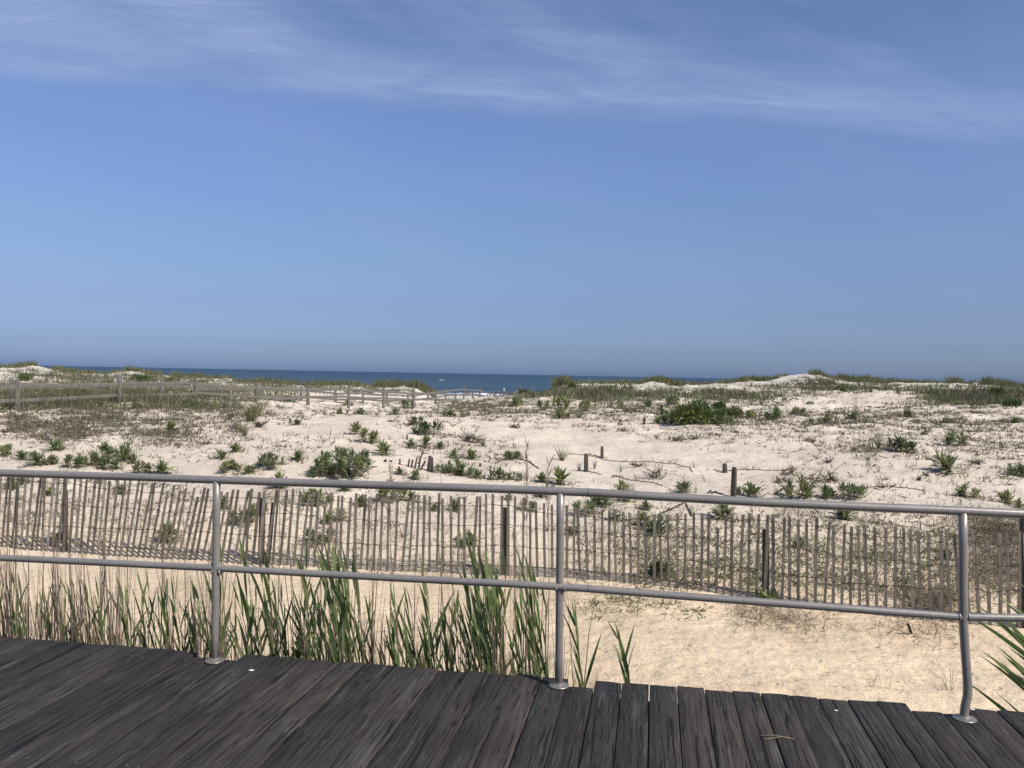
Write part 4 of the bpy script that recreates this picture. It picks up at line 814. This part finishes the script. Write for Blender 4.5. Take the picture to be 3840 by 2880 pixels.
def dead_stalks():
    xs=np.concatenate([U(-40,800,55),U(-40,2080,150),rng.normal(60,60,40),rng.normal(250,40,26),rng.normal(340,60,36),rng.normal(400,40,20),rng.normal(480,50,16),rng.normal(760,30,12),rng.normal(850,30,18),rng.normal(1230,90,50),rng.normal(1400,50,18),rng.normal(1830,70,44),rng.normal(2010,60,26),rng.normal(130,60,20)])
    parts=[];mb=[]
    for x in xs:
        D=edgeD(ray(x,2480)[0]*4.9)+random.uniform(.15,.8); a=pt(x,2450,D); zt=random.choice([random.uniform(-.3,.35),random.uniform(-.2,.15),random.uniform(.2,.75)]); ln=random.gauss(-.03,.07)
        g=float(terr(a.x,D)); P=np.array([[a.x,D,g]]); v=np.array([[ln,random.gauss(0,.03),1.]]); L=zt-g
        for wdir in ((1,0,0),(0,1,0)):
            parts.append(blades(P,v,np.array([[random.gauss(0,.02) if wdir[0] else 0,0,0]]),np.array([L]),np.array([.0072*random.uniform(.6,1.25)]),np.array([wdir],float),3,[1,.9,.75,.4]))
    stuff('dead_reed_stalks',parts,'stalk','thicket of thin dead brown reed stalks behind the boardwalk edge','dead reeds')
    # a few tall ones of their own, with withered plume heads
    k=0
    for (r,bx,tx,ty,pl,nm) in [(3,115,128,790,1,'tallest dead reed stalk with a plume, left of the middle post top'),(3,310,312,960,1,'dead reed stalk with a plume rising at the middle post'),(2,1590,1597,820,0,'very tall thin dead reed stalk right of the broken slats'),(2,175,205,1190,0,'thin dead stalk crossing the first slats right of the left post'),(1,1595,1572,1000,0,'tall dead stalk rising above the top rail near the left post'),(2,830,870,1200,0,'leaning pale dead stalk in front of the fence middle'),(2,990,998,1185,0,'upright dead stalk at the middle of the top rail'),(2,715,640,1190,0,'pale dead stalk leaning left before the green clump'),(2,1150,1160,1000,1,'dead stalk with a grassy plume just over the top rail'),(7,530,620,380,0,'single dead stalk leaning right beside the last reeds'),(5,1270,1120,0,0,'lone slanting dead stalk left of the left post')]:
        a0,b0=ox(r,tx,ty); bxx=ox(r,bx,0)[0]; D=edgeD(ray(bxx,2480)[0]*4.9)+.45; b=pt(a0,b0,D); a=pt(bxx,2450,D); base=Vector((a.x,D,float(terr(a.x,D))))
        o=empty('dead_reed',base,nm,'dead reed','tall dead reed stalks'); mb=MB(); mid=(a-base)+Vector((0,.01,0)); q=b-base
        mb.tube([(0,0,-.02),tuple(mid*.7),tuple(mid+(q-mid)*.35+Vector((.008,0,0))),tuple(q)],[.0042,.0036,.003,.0012],6); mb.build('stalk','stalk',o,True)
        if pl:
            n=60; f=U(.80,1,n); Pq=np.array([[q.x*f_+(0),q.y,q.z*f_] for f_ in f]); D_=unit(np.stack([rng.normal(0,.35,n),rng.normal(0,.25,n),np.ones(n)],1)); V,F=blades(Pq,D_,rng.normal(0,.1,(n,3)),U(.03,.10,n),np.full(n,.004),unit(np.cross(D_,rng.normal(0,1,(n,3)))),2,[.6,1,.2]); obj('plume',npmesh('plume',V,F),'stalk',o)
dead_stalks()
def green_sprouts():
    n=420; x=np.concatenate([U(-40,2150,200),rng.normal(1830,90,70),rng.normal(1230,110,70),rng.normal(340,80,40),rng.normal(2040,50,40)]); a=ray(x,np.full(len(x),2480.))[:,0]; D=4.607-.151*a*4.9+U(.15,.7,len(x)); P=np.stack([a*D,D,terr(a*D,D)],1)
    stuff('reed_undergrowth',[tufts(P,5,1.0,.006,1.42,.10,.05,.12,False,5)],'grassg','thin green and straw grass blades growing up among the reed stems','undergrowth')
green_sprouts()
# leafy weed at the deck edge
p=pt(1105,2460,5.05); p.z=float(terr(p.x,5.05)); o=empty('leafy_weed',p,'bright green leafy weed standing at the board ends among the reeds','plant')
LVs=[];mb=MB()
for s in range(16):
    a=random.uniform(0,6.28); r=.13*math.sqrt(random.random()); bx,by=r*math.cos(a),r*math.sin(a); h=.98+random.uniform(-.16,.10)-r*.8
    mb.tube([(0,0,0),(bx*.6,by*.6,.25),(bx,by,h)],[.006,.005,.003],5); n=26; k=np.arange(n); az=k*2.4+a; el=np.interp(k/n,[0,1],[1.3,.25])+rng.normal(0,.12,n); P=np.stack([np.full(n,bx),np.full(n,by),h-.32*k/n],1); D_=angs(az,el)
    LVs.append(blades(P,D_,np.stack([D_[:,0]*.1,D_[:,1]*.1,-U(.1,.4,n)],1),U(.07,.13,n),U(.014,.022,n),unit(np.cross(D_,[0,0,1.]+rng.normal(0,.3,(n,3)))),4,[.4,.8,1,.7,.05]))
obj('leaves',npmesh('leaves',*join(LVs)),'shrub',o); mb.build('stems','reedstem',o)

# ------------------------------------------------------------------ old posts, broken fence, wires, driftwood
def stub(r,cx,yt,yb,w,label,lean=0,nm='old_post'):
    x,y=ox(r,cx,yb); p=hit(x,y)
    if p is None: return
    s=OFF[r][2]; tp=pt(ox(r,cx+lean,0)[0],ox(r,0,yt)[1],p.y); rr=w*1.2/s*p.y/FPX/2; mb=MB(); q=tp-p; V=[];F=[]; m=9
    rings=[(-.12,1.05),(.3,1.),(.6,.97),(.88,.95),(1.,.72)]
    for f,sc in rings:
        for i in range(m):
            a=i*2*math.pi/m; k=sc*(1+.16*math.sin(i*2.7+cx)); V.append((q.x*f+math.cos(a)*rr*k,q.y*f+math.sin(a)*rr*k,(q.z*f if f>0 else -.15)+(random.uniform(-.05,.03)*rr*6 if f==1. else 0)))
    for j in range(4):
        for i in range(m): a=j*m+i;b=j*m+(i+1)%m; F.append((a,b,b+m,a+m))
    F.append(tuple(4*m+i for i in range(m))); mb.add(V,F); o=mb.build(nm,'post',None,False,p); tag(o,label,'post','half buried old posts')
stub(3,640,876,1030,34,'thick grey old post standing at the left of the sand hollow')
stub(3,778,815,888,24,'short thin old post just beyond the thick one')
stub(3,1912,996,1250,38,'tallest old dark post, leaning slightly, right of the hollow',8)
stub(3,1143,566,632,20,'small dark post by the left foot of the big bush')
stub(3,1840,962,1036,34,'jagged dark stump left of the tallest old post',-4)
stub(4,650,690,722,14,'tiny dark stub on the right slope')
stub(2,1938,960,997,18,'little stub post right of the broken slats')
stub(2,2028,984,1012,16,'smallest stub near the plants right of the broken slats')
stub(2,1305,712,765,14,'dark little stub on the mound below the dark plant')
def broken():
    p0=hit(*ox(2,1400,1018)); o=empty('broken_slat_fence',p0,'remains of a buried slat fence, broken slats beside a thick post','fence'); s=2.304
    def sl(cx,yt,yb,w,ln,nm,m):
        x,y=ox(2,cx,yb); D=p0.y; a=pt(x,y,D); a.z-=.06; b=pt(ox(2,cx+ln,0)[0],ox(2,0,yt)[1],D); mb=MB()
        ww=w/s*D/FPX
        if nm=='post': mb.tube([tuple(a-p0),tuple((a+b)/2-p0),tuple(b-p0)],[ww/2,ww/2,ww*.42],9)
        else: mb.beam(tuple(a-p0),tuple(b-p0),ww,.012,up=(0,1,0)) 
        mb.build(nm,m,o)
    for cx,yt,yb,w,ln in ((1243,924,996,14,0),(1308,925,1004,15,18),(1338,930,1008,15,16),(1365,920,1008,15,26),(1400,915,1020,16,20),(1412,940,1015,16,52),(1478,940,1040,16,16),(1525,910,1030,14,0)): sl(cx,yt,yb,w,ln,'slat','post')
    sl(1500,898,1050,34,3,'post','post')
    mb=MB(); mb.tube([tuple(pt(*ox(2,x,y),p0.y-.03)-p0) for x,y in ((1190,970),(1243,972),(1320,978),(1400,985),(1500,975),(1560,990))],.006,5); mb.build('wire','wire',o)
broken()
def vine(r,pl,label,nm='fence_wire',cat='wire',rad=.008):
    q=[ox(r,*a) for a in pl]; xs=[a for a,_ in q]; ys=[b for _,b in q]; n=len(q)*5; t=np.linspace(0,len(q)-1,n); X=np.interp(t,range(len(q)),xs); Y=np.interp(t,range(len(q)),ys)
    h=hits(X,Y); h=h[~np.isnan(h[:,0])]; h[:,2]+=.008+.012*np.abs(np.sin(np.arange(len(h))*1.7)); p0=Vector(h[0].tolist()); mb=MB(); mb.tube([tuple(Vector(v.tolist())-p0) for v in h],[rad]*len(h),5)
    for i in range(2,len(h)-1,3):
        a=Vector(h[i].tolist())-p0; mb.tube([tuple(a),tuple(a+Vector((random.uniform(-.04,.04),random.uniform(-.05,.05),random.uniform(.02,.07))))],[rad,rad*.4],4)
    o=mb.build(nm,'wire',None,False,p0); tag(o,label,cat)
vine(3,[(490,878),(640,886),(760,900),(850,912)],'buried fence wire running right from the thick old post')
vine(3,[(845,915),(1000,927),(1150,932),(1300,947),(1400,962),(1530,1000),(1565,1038)],'long bare wire curving across the middle of the sand hollow')
vine(3,[(875,1052),(960,1085),(1100,1110),(1230,1133),(1300,1150)],'wire lying on the sand above the top rail, left of the tall post')
vine(3,[(1735,1020),(1830,1030),(1960,1015),(2100,1020),(2212,1022)],'wire running right past the tallest old post')
vine(4,[(0,1022),(60,1020),(150,1005),(240,995)],'thin wire at the left of the right slope')
vine(4,[(770,1185),(880,1170),(990,1162),(1100,1175),(1200,1180),(1350,1200)],'thin root trailing over the right slope below the spiky rosettes','dry_root','root')
vine(3,[(655,868),(700,880),(820,890)],'short wire by the thin old post')
vine(3,[(560,1015),(660,1030),(770,1050)],'dark root at the foot of the thick old post','dry_root','root')
vine(2,[(1400,975),(1430,900),(1450,840),(1480,820)],'dry root climbing the mound above the broken slats','dry_root','root',.011)
vine(2,[(1640,590),(1700,680),(1770,620),(1800,600)],'bare twig right of the dark mound plant','dry_root','root')
vine(3,[(60,930),(150,955),(230,1010)],'dark root left of the arching grass tuft','dry_root','root',.012)
vine(3,[(1400,1335),(1290,1380),(1500,1300),(1560,1420)],'pale bare branch lying just under the top rail','dry_root','root',.011)
def stick(r,a,b,w,label,nm='fence_debris',cat='stick',m='post',lift=.03):
    pa=hit(*ox(r,*a)); pb=pt(*ox(r,*b),pa.y-.05); pa.z+=.01; mb=MB(); mb.beam((0,0,0),tuple(pb-pa),w,w*.4,jit=w*.1); o=mb.build(nm,m,None,False,pa); tag(o,label,cat,'broken slats lying on the sand' if nm=='fence_debris' else None)
stick(4,(48,1232),(145,1165),.05,'broken slat sticking up at an angle right of the tall old post')
stick(3,(1690,1232),(1720,1196),.05,'leftmost broken slat at the foot of the tall old post')
stick(3,(1720,1236),(1765,1202),.05,'second broken slat left of the tall old post')
stick(3,(1750,1225),(1880,1240),.05,'long flat broken slat reaching the tall old post')
stick(3,(2130,1180),(2212,1218),.05,'broken slat lying right of the tall old post')
stick(4,(920,1190),(1045,1208),.07,'short piece of dark driftwood on the right slope','driftwood','driftwood')
stick(8,(340,295),(545,305),.03,'dark stick lying behind the slat fence at the right','dry_stick')
stick(8,(1060,660),(1035,590),.03,'dark stick leaning at the fence foot near the bent post','dry_stick')
stick(4,(0,1222),(40,1245),.05,'broken slat end beside the slanting one')
stick(2,(1115,970),(1120,930),.05,'upright broken slat tip left of the broken slat fence')
stick(2,(1168,972),(1160,938),.05,'second upright slat tip left of the broken slat fence')
stick(5,(1195,770),(1420,645),.008,'thin dry twig slanting up from the board ends','dry_stick')
stick(7,(870,510),(1000,330),.012,'dead forked twig standing before the slat fence','dry_stick')
def clump(r,cx,cy,w,h,label,n=40,m='litter'):
    x,y=ox(r,cx,cy); p=hit(x,y); W_=w/OFF[r][2]*p.y/FPX; H_=h/OFF[r][2]*p.y/FPX*1.4; P=np.stack([U(-.45,.45,n)*W_,U(-.4,.4,n)*W_*.6,U(0,.3,n)*H_],1); D_=angs(U(0,6.28,n),U(-.1,1.1,n)); V,F=blades(P,D_,rng.normal(0,.2,(n,3)),U(.3,.9,n)*max(H_,.07),U(.012,.03,n)*p.y/18,unit(np.cross(D_,rng.normal(0,1,(n,3)))),3)
    o=obj('dead_plant_clump',npmesh('dead_plant_clump',V,F),m,None,p); tag(o,label,'dead plant','clumps of dead dark plants on the sand')
for a in [(3,935,682,80,40,'dark dead clump on the far lip of the sand hollow'),(3,25,640,90,50,'dark dead clump at the left end of the hollow lip'),(3,1420,770,130,40,'low brown dead clump at the right of the hollow'),(3,1560,760,90,30,'dead clump next to the low brown one'),(3,1085,995,120,40,'sprawling dry clump in the middle of the sand slope'),(3,1780,745,90,30,'small dry clump far right of the hollow'),(3,2040,1138,80,26,'flat brown clump right of the tallest old post'),(3,1930,720,90,30,'dry clump on the slope above the tall old post'),(4,520,955,60,40,'small black dead clump in the left of the right slope'),(4,1800,970,90,50,'dark dead clump left of the far right plant'),(4,1305,1110,50,50,'upper dark dead tuft below the spiky rosette'),(4,1365,1065,50,40,'dark dead tuft just left of the spiky rosette'),(4,170,1050,110,80,'dead spiky plant by the wire on the right slope'),(4,110,1130,90,90,'dead seed-head weed above the slanting slat'),(2,1880,790,80,100,'dead dark stalk clump right of the mound'),(2,1820,775,60,70,'dead leafless clump beside the dead stalks'),(2,20,660,70,60,'dark dead clump on the left sand slope'),(1,2050,690,140,80,'dead brush at the right end of the left slope'),(1,80,680,140,50,'dark dead mat on the far left slope'),(2,1190,610,90,30,'dead mat on the mound edge left of the dark plant'),(2,1140,580,80,22,'thin dead mat on the crest of the middle mound'),(4,980,1170,40,30,'tiny dead tuft on the trailing root'),(3,1245,1100,100,140,'pale seed-head weed right of the arching wire'),(4,390,1180,80,200,'tall curved dead weed above the right green clumps'),(4,530,1130,90,100,'dead seed heads over the pair of green clumps'),(4,1350,730,70,30,'dark dead tuft on the upper right slope'),(4,370,775,90,40,'dead tuft on the shaded hump of the right slope'),(1,1775,800,90,30,'dark dead tuft in the bare sand of the left slope')]:
    clump(*a[:6],n=46 if a[3]*a[4]>4000 else 30,m='litter' if 'pale' not in a[5] and 'tall' not in a[5] else 'weed')

# things on the boardwalk ---------------------------------------------------
pts_=[onz(x,y,.006) for x,y in ((2850,2758),(2900,2757),(2960,2767),(2981,2778),(2975,2772),(2930,2762),(2880,2772),(2860,2769))]; mb=MB(); mb.tube([tuple(p-pts_[0]) for p in pts_],.0022,6); o=mb.build('dry_straw','straw',None,True,pts_[0]); tag(o,'thin dry looped stem lying on the boards at lower right','straw')
for (x,y,s,lb) in ((943,2513,.016,'white seashell on the boards right of the left post'),(3136,2664,.010,'small white shell chip on the boards near the bent post'),(3647,2660,.012,'white shell piece at the board end beside the bent post')):
    p=onz(x,y,.0035); V=[(0,0,s*.35)];F=[]
    for i in range(10): a=i*math.pi/5; V.append((math.cos(a)*s,math.sin(a)*s*.7*(1+.1*math.sin(3*a)),0))
    F=[(0,i+1,(i+1)%10+1) for i in range(10)]; mb=MB(); mb.add(V,F); o=mb.build('seashell','shell',None,True,p); tag(o,lb,'seashell','shells lying on the boardwalk')

# people on the beach path ----------------------------------------------------
def person(px,topy,D,label,pose,top,bottom,cap,hairm):
    tp=pt(px,topy,D); g=float(terr(tp.x,D)); Hh=max(tp.z-g,1.0)/(1.74 if pose=='stand' else 1.2); base=Vector((tp.x,D,g))
    J={'pel':(0,0,.93),'sp':(0,0,1.15),'ch':(0,0,1.36),'nk':(0,0,1.47),'hd':(0,.0,1.58),'ht':(0,0,1.68),
       'sl':(-.17,0,1.40),'el':(-.25,.02,1.14),'wl':(-.24,-.08,.92),'hl':(-.24,-.11,.84),'sr':(.17,0,1.40),'er':(.26,.02,1.14),'wr':(.23,-.10,.93),'hr':(.22,-.13,.85),
       'hpl':(-.10,0,.88),'kl':(-.11,-.03,.48),'al':(-.11,.02,.09),'tl':(-.12,-.13,.03),'hpr':(.10,0,.88),'kr':(.12,-.01,.48),'ar':(.12,.05,.09),'tr':(.13,-.10,.03)}
    if pose=='bend':
        J.update({'pel':(0,0,.55),'sp':(-.05,-.12,.75),'ch':(-.08,-.22,.92),'nk':(-.10,-.27,1.00),'hd':(-.12,-.32,1.09),'ht':(-.13,-.35,1.18),'sl':(-.22,-.2,.93),'el':(-.30,-.3,.72),'wl':(-.26,-.42,.55),'hl':(-.25,-.46,.48),'sr':(.08,-.22,.95),'er':(.18,-.3,.74),'wr':(.14,-.42,.56),'hr':(.12,-.47,.5),'hpl':(-.10,0,.52),'kl':(-.14,-.32,.45),'al':(-.12,-.05,.09),'tl':(-.13,-.2,.03),'hpr':(.10,0,.52),'kr':(.14,-.32,.45),'ar':(.12,-.05,.09),'tr':(.13,-.2,.03)})
    Rd={'pel':.13,'sp':.12,'ch':.14,'nk':.055,'hd':.09,'ht':.07,'sl':.06,'el':.042,'wl':.03,'hl':.035,'sr':.06,'er':.042,'wr':.03,'hr':.035,'hpl':.09,'kl':.06,'al':.042,'tl':.035,'hpr':.09,'kr':.06,'ar':.042,'tr':.035}
    Ed=[('pel','sp'),('sp','ch'),('ch','nk'),('nk','hd'),('hd','ht'),('ch','sl'),('sl','el'),('el','wl'),('wl','hl'),('ch','sr'),('sr','er'),('er','wr'),('wr','hr'),('pel','hpl'),('hpl','kl'),('kl','al'),('al','tl'),('pel','hpr'),('hpr','kr'),('kr','ar'),('ar','tr')]
    def skin(name,keys,rs,m,parent,extra=0):
        ks=[k for k in J if k in keys]; ix={k:i for i,k in enumerate(ks)}; me=bpy.data.meshes.new(name); me.from_pydata([J[k] for k in ks],[(ix[a],ix[b]) for a,b in Ed if a in ix and b in ix],[]); me.materials.append(MT[m])
        o=bpy.data.objects.new(name,me); C.objects.link(o); o.parent=parent; sk=o.modifiers.new('skin','SKIN')
        for k in ks: v=me.skin_vertices[0].data[ix[k]]; r=Rd[k]*rs+extra; v.radius=(r,r*.75 if k in('pel','sp','ch') else r); v.use_root=(k in('pel',)) or (k==ks[0] and 'pel' not in ks)
        sb=o.modifiers.new('sub','SUBSURF'); sb.levels=1; sb.render_levels=2; return o
    o=empty('person',base,label,'person','people on the beach path',0,Hh)
    skin('body',set(J),1.,'skin',o); skin('shirt',{'pel','sp','ch','sl','el','sr','er'},1.,top,o,.014); skin('trousers',{'pel','hpl','kl','al','hpr','kr','ar'},1.,bottom,o,.012)
    h=Vector(J['ht']); mb=MB()
    mb.lathe(tuple(h+Vector((0,0,-.06))),[(.098,0),(.10,.03),(.085,.075),(.04,.10)],16)
    if cap=='cap': mb.add([(h.x-.07,h.y-.08,h.z-.05),(h.x+.07,h.y-.08,h.z-.05),(h.x+.05,h.y-.19,h.z-.065),(h.x-.05,h.y-.19,h.z-.065)],[(0,1,2,3)])
    mb.build('cap' if cap=='cap' else 'hair','white' if cap=='cap' else 'hair',o,True)
person(1890,1456,102,'person in a white cap and brown top standing on the beach path','stand','brown','blue','cap',None)
person(1863,1470,98,'person in a white shirt bending down near the path fence end','bend','white','blue','hair','hair')
